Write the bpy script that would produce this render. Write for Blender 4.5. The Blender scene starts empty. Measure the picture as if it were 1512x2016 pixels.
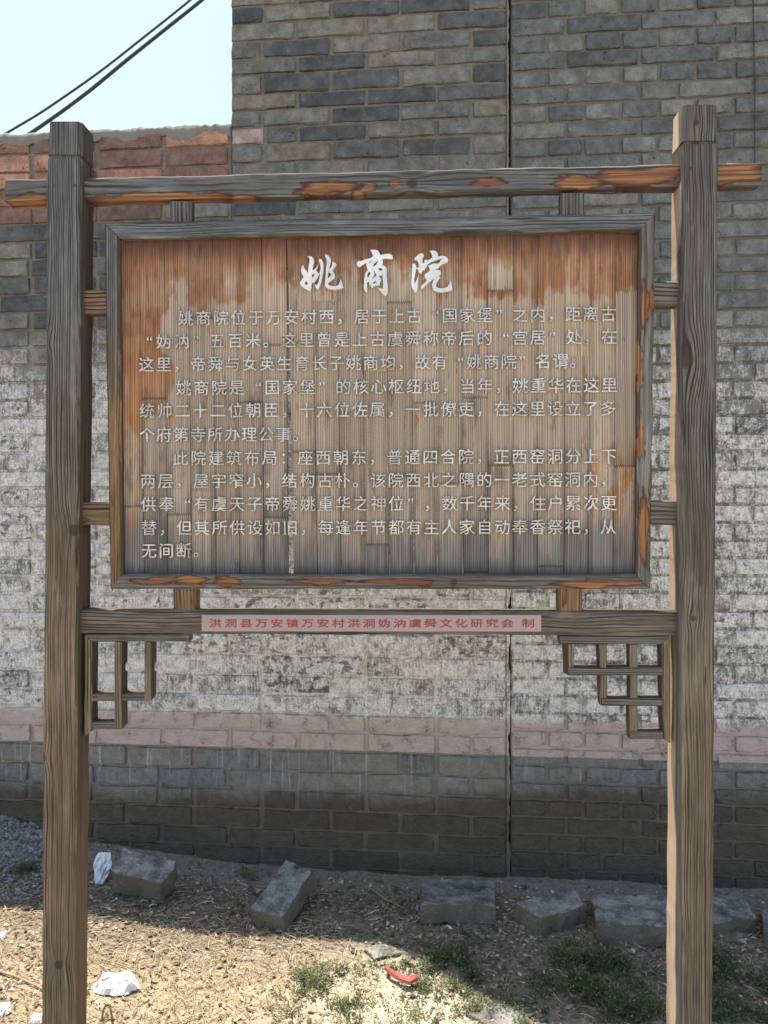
import bpy, math, random
from mathutils import Vector, noise as mnoise
random.seed(7)
S = bpy.context.scene
COL = S.collection
# ------------------------------------------------------------------ camera, sky, sun, exposure
F = 1460.0; CX = 756.0; HY = 1000.0; EYE = 1.4
cd = bpy.data.cameras.new('camera'); cam = bpy.data.objects.new('camera', cd); COL.objects.link(cam)
cam.location = (0, 0, EYE); cam.rotation_euler = (math.radians(90), 0, 0)
cd.sensor_fit = 'HORIZONTAL'; cd.sensor_width = 36; cd.lens = 36 * F / 1512
cd.shift_y = -(1008 - HY) / 1512.0
cd.clip_start = .05; cd.clip_end = 500
S.camera = cam
SUN_EL = math.radians(75); SUN_AZ = math.atan2(-.75, .66)      # sun stands behind the wall, to the left
w = bpy.data.worlds.new('World'); S.world = w; w.use_nodes = True
nt = w.node_tree; nt.nodes.clear()
sky = nt.nodes.new('ShaderNodeTexSky'); sky.sky_type = 'NISHITA'; sky.sun_disc = False
sky.sun_elevation = SUN_EL; sky.sun_rotation = SUN_AZ; sky.dust_density = 1.2; sky.air_density = 1.0; sky.ozone_density = 1.0
bg = nt.nodes.new('ShaderNodeBackground'); bg.inputs[1].default_value = .15
out = nt.nodes.new('ShaderNodeOutputWorld')
nt.links.new(sky.outputs[0], bg.inputs[0]); nt.links.new(bg.outputs[0], out.inputs[0])
sd = bpy.data.lights.new('sun', 'SUN'); sd.energy = 4.8; sd.angle = math.radians(.5); sd.color = (1, .93, .82)
so = bpy.data.objects.new('sun', sd); COL.objects.link(so)
ldir = Vector((math.cos(SUN_EL) * .75, -math.cos(SUN_EL) * .66, -math.sin(SUN_EL)))
so.rotation_euler = ldir.to_track_quat('-Z', 'Y').to_euler(); so.location = (-3, 3, 9)
S.view_settings.view_transform = 'Standard'; S.view_settings.look = 'None'
S.view_settings.exposure = 1.25; S.view_settings.use_white_balance = True; S.view_settings.white_balance_temperature = 7080; S.view_settings.white_balance_tint = 10; S.view_settings.gamma = 1; S.view_settings.use_curve_mapping = False

# ------------------------------------------------------------------ node helpers
NT = None
class V:
    def __init__(s, sock): s.s = sock
    def __add__(a, b): return M('ADD', a, b)
    def __radd__(a, b): return M('ADD', b, a)
    def __sub__(a, b): return M('SUBTRACT', a, b)
    def __rsub__(a, b): return M('SUBTRACT', b, a)
    def __mul__(a, b): return M('MULTIPLY', a, b)
    def __rmul__(a, b): return M('MULTIPLY', a, b)
    def __truediv__(a, b): return M('DIVIDE', a, b)
def put(n, i, v):
    if isinstance(v, V): NT.links.new(v.s, n.inputs[i])
    elif v is not None:
        if hasattr(v, '__len__') and len(v) == 3 and n.inputs[i].type == 'RGBA': v = (*v, 1)
        n.inputs[i].default_value = v
def M(op, a, b=None, c=None, clamp=False):
    n = NT.nodes.new('ShaderNodeMath'); n.operation = op; n.use_clamp = clamp
    put(n, 0, a)
    if b is not None: put(n, 1, b)
    if c is not None: put(n, 2, c)
    return V(n.outputs[0])
def mx(a, b): return M('MAXIMUM', a, b)
def mn(a, b): return M('MINIMUM', a, b)
def sm(a, b, x, lo=0., hi=1.):
    n = NT.nodes.new('ShaderNodeMapRange'); n.interpolation_type = 'SMOOTHSTEP'
    put(n, 0, x); put(n, 1, a); put(n, 2, b); put(n, 3, lo); put(n, 4, hi); return V(n.outputs[0])
def inv(x): return M('SUBTRACT', 1., x, clamp=True)
def xyz(x, y, z):
    n = NT.nodes.new('ShaderNodeCombineXYZ'); put(n, 0, x); put(n, 1, y); put(n, 2, z); return V(n.outputs[0])
def sep(v):
    n = NT.nodes.new('ShaderNodeSeparateXYZ'); put(n, 0, v); return [V(o) for o in n.outputs]
def ns(v, scale, detail=3., rough=.55):
    n = NT.nodes.new('ShaderNodeTexNoise'); put(n, 'Vector', v); put(n, 'Scale', scale); put(n, 'Detail', detail); put(n, 'Roughness', rough)
    return V(n.outputs['Fac'])
def vor(v, scale, feat='F1', outn='Distance'):
    n = NT.nodes.new('ShaderNodeTexVoronoi'); n.feature = feat; put(n, 'Vector', v); put(n, 'Scale', scale); return V(n.outputs[outn])
def wn(x):
    n = NT.nodes.new('ShaderNodeTexWhiteNoise'); n.noise_dimensions = '1D'; put(n, 'W', x); return V(n.outputs['Value'])
def mix(f, a, b):
    n = NT.nodes.new('ShaderNodeMix'); n.data_type = 'RGBA'; put(n, 0, f); put(n, 6, a); put(n, 7, b); return V(n.outputs[2])
def scl(c, f):
    n = NT.nodes.new('ShaderNodeVectorMath'); n.operation = 'SCALE'; put(n, 0, c); put(n, 3, f); return V(n.outputs[0])
def ramp(f, stops):
    n = NT.nodes.new('ShaderNodeValToRGB'); put(n, 0, f); e = n.color_ramp.elements
    while len(e) < len(stops): e.new(.5)
    for k, (p, c) in enumerate(stops): e[k].position = p; e[k].color = (*c, 1)
    return V(n.outputs[0])
def tc(name='Object', obj=None):
    n = NT.nodes.new('ShaderNodeTexCoord'); n.object = obj; return V(n.outputs[name])
def pos(): return V(NT.nodes.new('ShaderNodeNewGeometry').outputs['Position'])
def island(): return V(NT.nodes.new('ShaderNodeNewGeometry').outputs['Random Per Island'])
def orand(): return V(NT.nodes.new('ShaderNodeObjectInfo').outputs['Random'])
def begin(name):
    global NT
    m = bpy.data.materials.new(name); m.use_nodes = True; NT = m.node_tree; NT.nodes.clear(); return m
def finish(m, col, rough=.85, h=None, dist=.002, strength=1., metal=0., spec=.3, transl=None):
    p = NT.nodes.new('ShaderNodeBsdfPrincipled'); put(p, 'Base Color', col); put(p, 'Roughness', rough); put(p, 'Metallic', metal); put(p, 'Specular IOR Level', spec)
    if h is not None:
        b = NT.nodes.new('ShaderNodeBump'); put(b, 'Strength', strength); put(b, 'Distance', dist); put(b, 'Height', h); NT.links.new(b.outputs[0], p.inputs['Normal'])
    o = NT.nodes.new('ShaderNodeOutputMaterial'); NT.links.new(p.outputs[0], o.inputs[0]); return m

# ------------------------------------------------------------------ object helpers
def mesh(name, vs, fs, mat=None, smooth=False):
    me = bpy.data.meshes.new(name); me.from_pydata([tuple(v) for v in vs], [], fs); me.update()
    if mat: me.materials.append(mat)
    if smooth: me.shade_smooth()
    return me
def link(name, me, parent=None, loc=None):
    o = bpy.data.objects.new(name, me); COL.objects.link(o)
    if parent: o.parent = parent
    if loc is not None: o.location = loc
    return o
def thing(name, label, cat, loc=(0, 0, 0), rz=0, group=None):
    o = link(name, None, None, loc); o.rotation_euler = (0, 0, rz); return tag(o, label, cat, group)
def tag(o, label, cat, group=None):
    o['label'] = label; o['category'] = cat
    if group: o['group'] = group
    return o
def fix_normals(me):
    import bmesh
    bm = bmesh.new(); bm.from_mesh(me); bmesh.ops.recalc_face_normals(bm, faces=bm.faces); bm.to_mesh(me); bm.free(); return me

# planes: the sign's and the wall's, both turned a little towards the right
class Plane:
    def __init__(s, org, yaw): s.o = Vector(org); s.yaw = yaw; s.r = Vector((math.cos(yaw), math.sin(yaw), 0)); s.n = Vector((-math.sin(yaw), math.cos(yaw), 0))
    def hit(s, px, py, ly=0.):          # point of the photograph -> (local x, local z) on the plane ly behind the front
        d = Vector(((px - CX) / F, 1, (HY - py) / F)); c = Vector((0, 0, EYE))
        t = (s.o + s.n * ly - c).dot(s.n) / d.dot(s.n); p = c + d * t
        return (p - s.o).dot(s.r), p.z
SIGN = Plane((0, 1.8, 0), -math.atan(.042))
_y = -math.atan(.0875)
WALL = Plane((.4808, 2.808, 0), _y)
def G(px, py, z=0.):
    k = (EYE - z) * F / (py - HY); return Vector(((px - CX) / F * k, k, z))

# ------------------------------------------------------------------ materials: masonry
# limewash covers a band of the wall, a pink painted strip lies under it, thin grey paint below; all keep to heights on the wall
def paint_layers(base, u, z, mortar=False, right=0):
    p = pos(); x, y, zz = sep(p)
    streak = ns(xyz(x * 55., 0., zz * 14.), 1., 5., .65); streak2 = ns(xyz(x * 140., 0., zz * 34.), 1., 4., .6)
    blot = ns(p, 19., 6., .68); fine = ns(p, 150., 4., .65); big = ns(p, 3.2, 3.); mid = ns(xyz(x * 26., 0., zz * 30.), 1., 4., .6)
    top = 2.02 + (big - .5) * .5
    band = sm(top + .12, top - .18, zz) * sm(.545, .585, zz + (blot - .5) * .05)
    dens = sm(2.15, 1.45, zz, .0, .055) + sm(.5, .9, x, 0., -.012)
    r = orand() if not mortar else .5
    cov = streak * .24 + blot * .36 + fine * .22 + streak2 * .18 + dens + ((M('FRACT', r * 7.31) - .5) * .10 if not mortar else sm(.40, .50, x, .015, -.055))
    washc = mix(sm(.33, .56, mid * .6 + streak2 * .4), mix(streak2, (.17, .175, .17), (.38, .38, .365)), mix(sm(.3, .7, fine), (.48, .475, .455), (.86, .85, .81)))
    wash = sm(.43, .56, cov) * band
    c = mix(band * .45, base, (.24, .225, .195) if not mortar else (.15, .138, .115))
    c = mix(wash * .94, c, washc)
    # bare black blotches where the wash never took
    bare = sm(.625, .66, ns(xyz(x * 24., 3., zz * 34.), 1., 5., .65) + ((M('FRACT', r * 13.7) - .5) * .22 if not mortar else -.2)) * band
    c = mix(bare * .75, c, (.075, .075, .072))
    pinkz = sm(.458, .463, zz + (fine - .5) * .012) * sm(.612, .585, zz + (blot - .5) * .07)
    pink = pinkz * sm(.36, .46, blot * .5 + fine * .3 + mid * .2)
    c = mix(pink * .93, c, mix(blot, (.36, .285, .262), (.55, .46, .43)))
    lz = zz + (blot - .5) * .10 + (big - .5) * .10 + sm(-.2, .9, x, .05, -.02)
    lowz = sm(.464, .455, zz) * sm(.27, .37, lz)
    low = lowz * sm(.36, .60, streak * .5 + fine * .2 + mid * .3)
    c = mix(low * .75, c, mix(streak2, (.165, .165, .158), (.27, .268, .258)))
    drip = sm(.62, .70, ns(xyz(x * 80., 0., zz * 3.5), 1., 2., .5)) * sm(.464, .45, zz) * sm(.14, .3, zz)
    c = mix(drip * .6, c, (.42, .42, .41))
    damp = sm(.38, .28, lz)
    c = mix(damp * .85, c, mix(mid, (.050, .041, .029), (.112, .090, .062)) if not mortar else mix(mid, (.10, .088, .066), (.17, .15, .118)))
    relief = blot * .6 + fine * .5 + wash * .4 + pink * .3
    return c, relief
def brick_mat(name, stops, k=1.):
    m = begin(name); r = orand(); p = tc('Object'); q = pos()
    col = ramp(r, stops)
    n1 = ns(q, 22., 4., .6); n2 = ns(q, 160., 3., .65); sc = ns(xyz(sep(q)[0] * 30., 0., sep(q)[2] * 120.), 1., 3.)
    col = scl(col, sm(.2, .8, n1, .62, 1.38) * sm(.2, .8, n2, .84, 1.16) * k)
    col = mix(sm(.58, .68, ns(q, 9., 3.)) * .45, col, (.16, .155, .135))
    col = mix(sm(.62, .70, n1) * sm(.6, .9, sc + n2 * .3) * .6, col, (.36, .37, .37))
    pit = sm(.70, .76, ns(q, 55., 2.))
    col = mix(pit * .6, col, (.03, .03, .03))
    c, rel = paint_layers(col, None, None)
    return finish(m, c, .9, n1 * .8 + n2 * .5 + rel * .7 - pit * .8 + ns(q, 45., 2.) * .8 + ns(xyz(sep(q)[0] * 240., 0., sep(q)[2] * 22.), 1., 3.) * .4 + ns(q, 90., 3., .7) * .6, .0085, 1., spec=.12)
GREY = [(0., (.075, .083, .088)), (.12, (.10, .11, .116)), (.28, (.14, .143, .138)), (.55, (.165, .166, .152)), (.8, (.19, .186, .165)), (1., (.19, .168, .142))]
GREYB = [(0., (.088, .103, .108)), (.2, (.122, .138, .139)), (.6, (.150, .160, .153)), (1., (.182, .187, .168))]
RED = [(0., (.15, .115, .10)), (.3, (.25, .14, .11)), (.6, (.36, .18, .135)), (1., (.46, .26, .195))]
m_brick = brick_mat('grey_brick', GREY); m_brick_r = brick_mat('grey_brick_right', GREYB); m_red = brick_mat('red_brick', RED)
m_dark = brick_mat('dark_brick', [(0., (.068, .078, .084)), (.5, (.09, .10, .104)), (1., (.125, .13, .128))])
m_pale = brick_mat('pale_brick', [(0., (.34, .27, .25)), (1., (.38, .30, .28))])
def mortar_mat(name, c0, c1):
    m = begin(name); q = pos(); n1 = ns(q, 25., 5., .65); n2 = ns(q, 210., 3., .7)
    c = mix(n1, c0, c1); c = scl(c, sm(.2, .8, n2, .75, 1.25))
    c, rel = paint_layers(c, None, None, True)
    return finish(m, c, .95, n1 + n2 * .6 + rel * .5, .005, 1., spec=.1)
m_mortar = mortar_mat('lime_mortar', (.15, .138, .115), (.23, .212, .178))
m_mortar_r = mortar_mat('lime_mortar_right', (.13, .127, .112), (.19, .182, .156))
def coping_mat():
    m = begin('cement_coping'); q = pos(); n = ns(q, 30., 5., .65)
    return finish(m, mix(n, (.13, .13, .125), (.26, .255, .24)), .95, n + ns(q, 150., 3.) * .5, .006, 1., spec=.1)
m_cop = coping_mat()

# ------------------------------------------------------------------ masonry geometry
def brick_mesh(name, L, H, mats, seed, D=.06):
    """an uneven brick: origin at the centre of its face, face towards -y"""
    rnd = random.Random(seed); a, b = L / 2, H / 2
    per = []; n1 = 4 if L > .16 else 3
    for k in range(n1): per.append((-a + 2 * a * k / n1, -b))
    per.append((a, -b)); per.append((a, 0.))
    for k in range(n1): per.append((a - 2 * a * k / n1, b))
    per.append((-a, b)); per.append((-a, 0.))
    out_, inn = [], []
    tilt = rnd.uniform(-.02, .02); dy = rnd.uniform(-.0035, .002)
    for (x, z) in per:
        j = rnd.uniform(-.0022, .0022); ch = rnd.uniform(.002, .005)
        if abs(abs(x) - a) < 1e-6 and abs(abs(z) - b) < 1e-6: ch = rnd.uniform(.003, .009) if rnd.random() < .85 else .016
        out_.append((x * (1 - abs(j) * 6) + rnd.uniform(-.003, .0025), rnd.uniform(.004, .008), z + j * 1.2))
        sx = (x / a); sz = (z / b)
        inn.append((x - sx * ch * .8 if abs(sx) > .9 else x, dy + tilt * x + rnd.uniform(-.0008, .0008), z - sz * ch * .62))
    n = len(per)
    back = [(o[0], D, o[2]) for o in out_]
    vs = back + out_ + inn
    fs = []
    for k in range(n):
        k2 = (k + 1) % n
        fs.append((k, k2, n + k2, n + k)); fs.append((n + k, n + k2, 2 * n + k2, 2 * n + k))
    c = len(vs); vs.append((rnd.uniform(-.2, .2) * a, dy + rnd.uniform(-.0015, .0015), 0.))
    for k in range(n): fs.append((2 * n + k, 2 * n + (k + 1) % n, c))
    me = mesh(name, vs, fs, mats)
    return me
def mortar_sheet(name, u0, u1, v0, v1, step, mat, parent, y0=.006, amp=.004, thick=.25, seed=0, hole=None):
    nx = max(2, int((u1 - u0) / step)); nz = max(2, int((v1 - v0) / step))
    vs, fs = [], []
    for j in range(nz + 1):
        for i in range(nx + 1):
            u = u0 + (u1 - u0) * i / nx; v = v0 + (v1 - v0) * j / nz
            h = mnoise.noise(Vector((u * 28, v * 28, seed))) + .6 * mnoise.noise(Vector((u * 75, v * 75, seed + 3.)))
            vs.append((u, y0 + amp * h, v))
    for j in range(nz):
        for i in range(nx):
            a = j * (nx + 1) + i; fs.append((a, a + 1, a + nx + 2, a + nx + 1))
    b = len(vs); vs += [(u0, thick, v0), (u1, thick, v0), (u1, thick, v1), (u0, thick, v1)]
    fs.append((b, b + 3, b + 2, b + 1))
    bot = list(range(0, nx + 1)); fs.append(tuple([b, b + 1] + bot[::-1]))
    top = [nz * (nx + 1) + i for i in range(nx + 1)]; fs.append(tuple(top + [b + 2, b + 3]))
    lf = [j * (nx + 1) for j in range(nz + 1)]; fs.append(tuple(lf + [b + 3, b]))
    rt = [j * (nx + 1) + nx for j in range(nz + 1)]; fs.append(tuple(rt[::-1] + [b + 1, b + 2]))
    me = mesh(name, vs, fs, mat, True)
    return link(name, me, parent)
def wv(py, px=1005): return WALL.hit(px, py)[1]
def wpx(u, v):                        # wall point -> photograph, used only to rank bricks by how much of them shows
    p = WALL.o + WALL.r * u; return CX + F * p.x / p.y, HY - F * (v - EYE) / p.y
def shows(u, v):
    x, y = wpx(u, v)
    if x < -30 or x > 1545 or y < -20: return False
    if 275 < x < 1225 and 490 < y < 1100: return False
    return True
H_TALL = 6.2; H_LOW = wv(250, 300)
tall = thing('brick_gable_wall', 'tall weathered grey brick wall in the middle, rising behind the notice board, whitewashed halfway up', 'brick wall', WALL.o, WALL.yaw)
side = thing('brick_building', 'grey brick building wall right of the dark vertical joint, regular header and stretcher courses', 'building', WALL.o, WALL.yaw)
yard = thing('brick_yard_wall', 'low yard wall at the left topped by red brick courses and rough cement', 'brick wall', WALL.o, WALL.yaw)
EDGE = WALL.hit(455, 200)[0]
# courses of the middle wall, read at the dark joint, from the ground up
ym = [1724, 1687, 1650, 1611, 1571, 1532, 1490, 1451, 1415, 1377, 1338, 1298, 1252]
ym += [1252 - (1252 - 335) / 25 * k for k in range(1, 26)] + [300, 262, 227, 193, 160, 120, 88, 52, 16, -19]
vm = [wv(y) for y in ym]
vm = [vm[0] - .074 * 2, vm[0] - .074] + vm
while vm[-1] < H_TALL - .03: vm.append(vm[-1] + .0685)
yr = [1744 - 34.12 * k for k in range(54)]; vr = [wv(y, 1010) for y in yr]
vr = [vr[0] - .131, vr[0] - .0656] + vr
while vr[-1] < H_TALL - .03: vr.append(vr[-1] + .0656)
VAR = {}
def variant(kind, L, H, mat, i):
    key = (kind, mat.name, i)
    if key not in VAR: VAR[key] = (brick_mesh('brick', L, H, mat, hash((kind, i)) % 9999 if False else i * 17 + int(L * 1000)), L, H)
    return VAR[key]
def lay(items, parent, cap=296):
    """items: (u centre, v centre, length, height, material); the ones that show become bricks, the rest one piece of stuff"""
    vis = [it for it in items if shows(it[0], it[1])]
    vis.sort(key=lambda it: abs(wpx(it[0], it[1])[0] - 756) + abs(wpx(it[0], it[1])[1] - 1008) * .6)
    ids = set(id(t) for t in vis[:cap])
    vs, fs, mats, mi = [], [], [], []
    for it in items:
        u, v, L, H, mat = it
        kind = 's' if L > .19 else ('q' if L > .155 else 'h')
        base = {'s': .25, 'q': .18, 'h': .122}[kind]
        if id(it) in ids:
            me, bl, bh = variant(kind, base, .058, mat, random.randrange(10))
            o = link('brick', me, parent, (u, random.uniform(-.0022, .0015), v))
            o.scale = (L / bl, 1, H / bh); o.rotation_euler = (random.uniform(-.01, .01), random.uniform(-.006, .006), random.uniform(-.008, .008))
        else:
            me, bl, bh = variant(kind, base, .058, mat, random.randrange(10))
            k = len(vs); y0 = random.uniform(-.002, .0015)
            for q in me.vertices: vs.append((u + q.co.x * L / bl, q.co.y + y0, v + q.co.z * H / bh))
            if mat not in mats: mats.append(mat)
            for f in me.polygons: fs.append(tuple(k + i for i in f.vertices)); mi.append(mats.index(mat))
    if vs:
        me = mesh('bricks_beyond', vs, fs)
        for m in mats: me.materials.append(m)
        me.polygons.foreach_set('material_index', mi)
        o = link('bricks_beyond', me, parent); o['kind'] = 'stuff'
items_m, items_y = [], []
RED_V = wv(428, 1005 - 0) if False else WALL.hit(85, 428)[1]
for r in range(len(vm) - 1):
    v0, v1 = vm[r], vm[r + 1]; vc = (v0 + v1) / 2; H = (v1 - v0) - random.uniform(.007, .012)
    off = r % 2 == 0
    # middle wall, from the dark joint leftwards
    u = -.018; first = True
    while u > (EDGE + .02 if vc > H_LOW - .035 else EDGE - 4.2):
        L = .124 if (off and first) else .257
        if not first and random.random() < .10 and vc < H_LOW - .5: L = .124
        first = False
        uc = u - L / 2; j = random.uniform(.010, .017)
        if vc > H_LOW - .035:
            if uc - L / 2 < EDGE + .05: L = u - EDGE; uc = u - L / 2
            if L > .06: items_m.append((uc, vc, L - .001, H, m_dark if random.random() < .10 else m_brick))
            u -= L + j
            if u < EDGE + .04: break
        else:
            red = vc > RED_V
            if red and u > EDGE + .03 and u - L < EDGE:
                items_m.append(((u + EDGE) / 2 + .002, vc, u - EDGE - .004, H, m_brick)); u = EDGE - .012; continue
            if uc > EDGE:
                if red and uc - L / 2 < EDGE + .03: L = u - EDGE - .004; uc = u - L / 2
                if L > .05: items_m.append((uc, vc, L - random.uniform(0, .006), H, m_dark if random.random() < .08 else m_brick))
            else:
                if vc > wv(640, 60): mt = m_dark if random.random() < .75 else m_brick
                else: mt = m_brick
                if red:
                    mt = m_red if random.random() < .93 else m_brick
                items_y.append((uc, vc, L - random.uniform(0, .008), H, mt))
            u -= L + j
# the pale pink brick at the corner of the tall wall
for k, it in enumerate(items_m):
    x, y = wpx(it[0], it[1])
    if 455 < x < 560 and 250 < y < 284 and it[0] - it[2] / 2 < EDGE + .03:
        u_, v_, L_, H_ = it[:4]; r_ = u_ + L_ / 2; items_m[k] = (EDGE + .064, v_, .122, H_, m_pale)
        if r_ - EDGE - .142 > .03: items_m.append(((EDGE + .142 + r_) / 2, v_, r_ - EDGE - .142, H_, m_brick))
lay(items_m, tall); lay(items_y, yard)
items_r = []
for r in range(len(vr) - 1):
    v0, v1 = vr[r], vr[r + 1]; vc = (v0 + v1) / 2; H = (v1 - v0) - random.uniform(.008, .012)
    k39 = round((wv(39, 1010) - v1) / .0656)
    stretch = (k39 % 2 == 0)
    u = .004; first = True
    while u < 3.4:
        L = (.196 if first else .262) if stretch else .126
        if stretch and not first and random.random() < .12: L = .126
        first = False
        items_r.append((u + L / 2, vc, L - random.uniform(0, .004), H, m_dark if random.random() < .05 else m_brick_r))
        u += L + random.uniform(.008, .0115)
lay(items_r, side)
VB = vm[0]
mortar_sheet('mortar', EDGE + .002, -.014, VB, 3.5, .009, m_mortar, tall, y0=.0085, amp=.0036, seed=1., thick=.6)
mortar_sheet('mortar', EDGE + .002, -.014, 3.5, H_TALL, .05, m_mortar, tall, y0=.0085, amp=.0036, seed=1., thick=.6)
mortar_sheet('mortar', .002, 1.35, VB, 3.5, .009, m_mortar_r, side, y0=.0090, amp=.0024, seed=5., thick=3.)
mortar_sheet('mortar', .002, 3.42, 3.5, H_TALL, .05, m_mortar_r, side, y0=.0090, amp=.0024, seed=5., thick=3.)
mortar_sheet('mortar', 1.35, 3.42, VB, 3.5, .04, m_mortar_r, side, y0=.0090, amp=.0024, seed=5., thick=3.)
mortar_sheet('mortar', EDGE - .75, EDGE - .001, VB, H_LOW - .01, .009, m_mortar, yard, y0=.0095, amp=.005, seed=9., thick=.24)
mortar_sheet('mortar', EDGE - 4.3, EDGE - .75, VB, H_LOW - .01, .04, m_mortar, yard, y0=.0095, amp=.005, seed=9., thick=.24)
# dirt and mortar crumbs in the joint between the two walls
def joint_fill():
    vs, fs = [], []
    n = 260
    for j in range(n + 1):
        v = VB + (3.6 - VB) * j / n
        a = mnoise.noise(Vector((0, v * 16, 0))); b = mnoise.noise(Vector((3, v * 45, 0)))
        w0 = -.016; w1 = -.008 + .006 * a + .004 * b
        if v < 1.7: w1 += .006 * (1 if mnoise.noise(Vector((7, v * 9, 0))) > -.15 else 0)
        y = .006 + .006 * abs(b)
        vs += [(w0, .002, v), (w0 + .5 * (w1 - w0), y - .004, v), (w1, y, v), (w1, .05, v)]
    for j in range(n):
        for k in range(3):
            a = j * 4 + k; fs.append((a, a + 1, a + 5, a + 4))
    link('joint_filling', mesh('joint_filling', vs, fs, m_mortar, True), tall)
joint_fill()
# coping of the yard wall: lumpy cement with stones in it
def coping():
    n = 420; u0, u1 = EDGE - 4.3, EDGE - .004; prof = 9; vs, fs = [], []
    for i in range(n + 1):
        u = u0 + (u1 - u0) * (1 - (1 - i / n) ** 1.8)
        a = mnoise.noise(Vector((u * 14, 0, 2))); b = mnoise.noise(Vector((u * 45, 1, 2))); c = mnoise.noise(Vector((u * 5, 1, 7)))
        t = H_LOW + .006 + .010 * a + .006 * b + .008 * c
        lo = H_LOW - .045 + .025 * mnoise.noise(Vector((u * 9, 4, 2))) + .01 * b
        P = [(-.001, lo), (-.006, lo + .008), (-.010 - .004 * b, (lo + t) / 2), (-.006 + .008 * a, t - .012), (.012, t), (.08, t + .012 + .008 * b), (.16, t + .005), (.25, t - .012), (.25, lo)]
        for (y, z) in P: vs.append((u, y + .002 * mnoise.noise(Vector((u * 90, z * 90, 0))), z))
    for i in range(n):
        for k in range(prof - 1):
            a = i * prof + k; fs.append((a, a + prof, a + prof + 1, a + 1))
    fs.append(tuple(range(prof))); fs.append(tuple(range(n * prof, n * prof + prof))[::-1])
    link('coping', fix_normals(mesh('coping', vs, fs, m_cop, True)), yard)
coping()

# ------------------------------------------------------------------ ground
def ground_h(x, y):
    wy = WALL.o.y + (x - WALL.o.x) * math.tan(WALL.yaw)       # where the wall stands
    d = wy - y
    h = .012 * mnoise.noise(Vector((x * 3, y * 3, 0))) + .006 * mnoise.noise(Vector((x * 11, y * 11, 3)))
    t_ = max(0., min(1., (-.35 - x) / 1.0)); h += .05 * t_ * t_ * (3 - 2 * t_)
    near = math.exp(-max(d, 0) / .16)
    h += .030 * near * t_
    if abs(x) < 2.2 and 1.3 < y < 3.2:
        h += .0035 * mnoise.noise(Vector((x * 40, y * 40, 5))) + .0022 * mnoise.noise(Vector((x * 95, y * 95, 8)))
    return h
def GG(px, py, z=0.):
    p = G(px, py, z)
    for _ in range(4): p = G(px, py, ground_h(p.x, p.y) + z)
    return p
def ground_mat():
    m = begin('sandy_soil'); p = pos(); x, y, z = sep(p)
    n0 = ns(p, 2.2, 4., .6); n1 = ns(p, 9., 5., .65); n2 = ns(p, 60., 4., .7); n3 = ns(p, 420., 2., .6)
    c = mix(n1, (.40, .345, .265), (.56, .505, .41))
    c = mix(sm(.50, .62, n0) * .4, c, (.44, .37, .28))
    straw = sm(.1, -.45, x + (n1 - .5) * .8) * sm(2.6, 2.2, y)
    c = mix(straw * .8, c, mix(n2, (.19, .145, .095), (.36, .29, .20)))
    dirt = sm(2.12, 2.45, y + (n1 - .5) * .35 + sm(.05, .45, x, .0, .32))                # darker litter and earth towards the wall
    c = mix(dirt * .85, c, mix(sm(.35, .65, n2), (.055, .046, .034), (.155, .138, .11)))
    wall = y + x * .0875 - 2.85                                # cement-like smear at the foot of the wall
    skirt = sm(-.24, -.10, wall + (n1 - .5) * .16)
    c = mix(skirt * .75, c, mix(n2, (.15, .142, .12), (.25, .236, .20)))
    green = sm(.56, .66, ns(p, 5., 4.)) * sm(.1, .5, x)
    c = mix(green * .25, c, (.10, .11, .06))
    c = scl(c, sm(.25, .75, n2, .78, 1.22) * sm(.2, .8, n3, .85, 1.15))
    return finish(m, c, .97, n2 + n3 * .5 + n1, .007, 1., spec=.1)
m_ground = ground_mat()
def ground():
    def axis(lo, a, b, hi, step):
        r = []; t = a
        while t < b: r.append(t); t += step
        g = [b]; s = step
        while g[-1] < hi: s *= 1.35; g.append(g[-1] + s)
        l = [a]; s = step
        while l[-1] > lo: s *= 1.35; l.append(l[-1] - s)
        return l[1:][::-1] + r + g
    xs = axis(-120, -1.75, 1.75, 120, .010); ys = axis(-120, 1.75, 3.0, 150, .010)
    vs = [(x, y, ground_h(x, y)) for y in ys for x in xs]
    nx = len(xs); fs = [(j * nx + i, j * nx + i + 1, (j + 1) * nx + i + 1, (j + 1) * nx + i) for j in range(len(ys) - 1) for i in range(nx - 1)]
    o = link('ground', mesh('ground', vs, fs, m_ground, True)); o['kind'] = 'structure'
ground()

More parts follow.
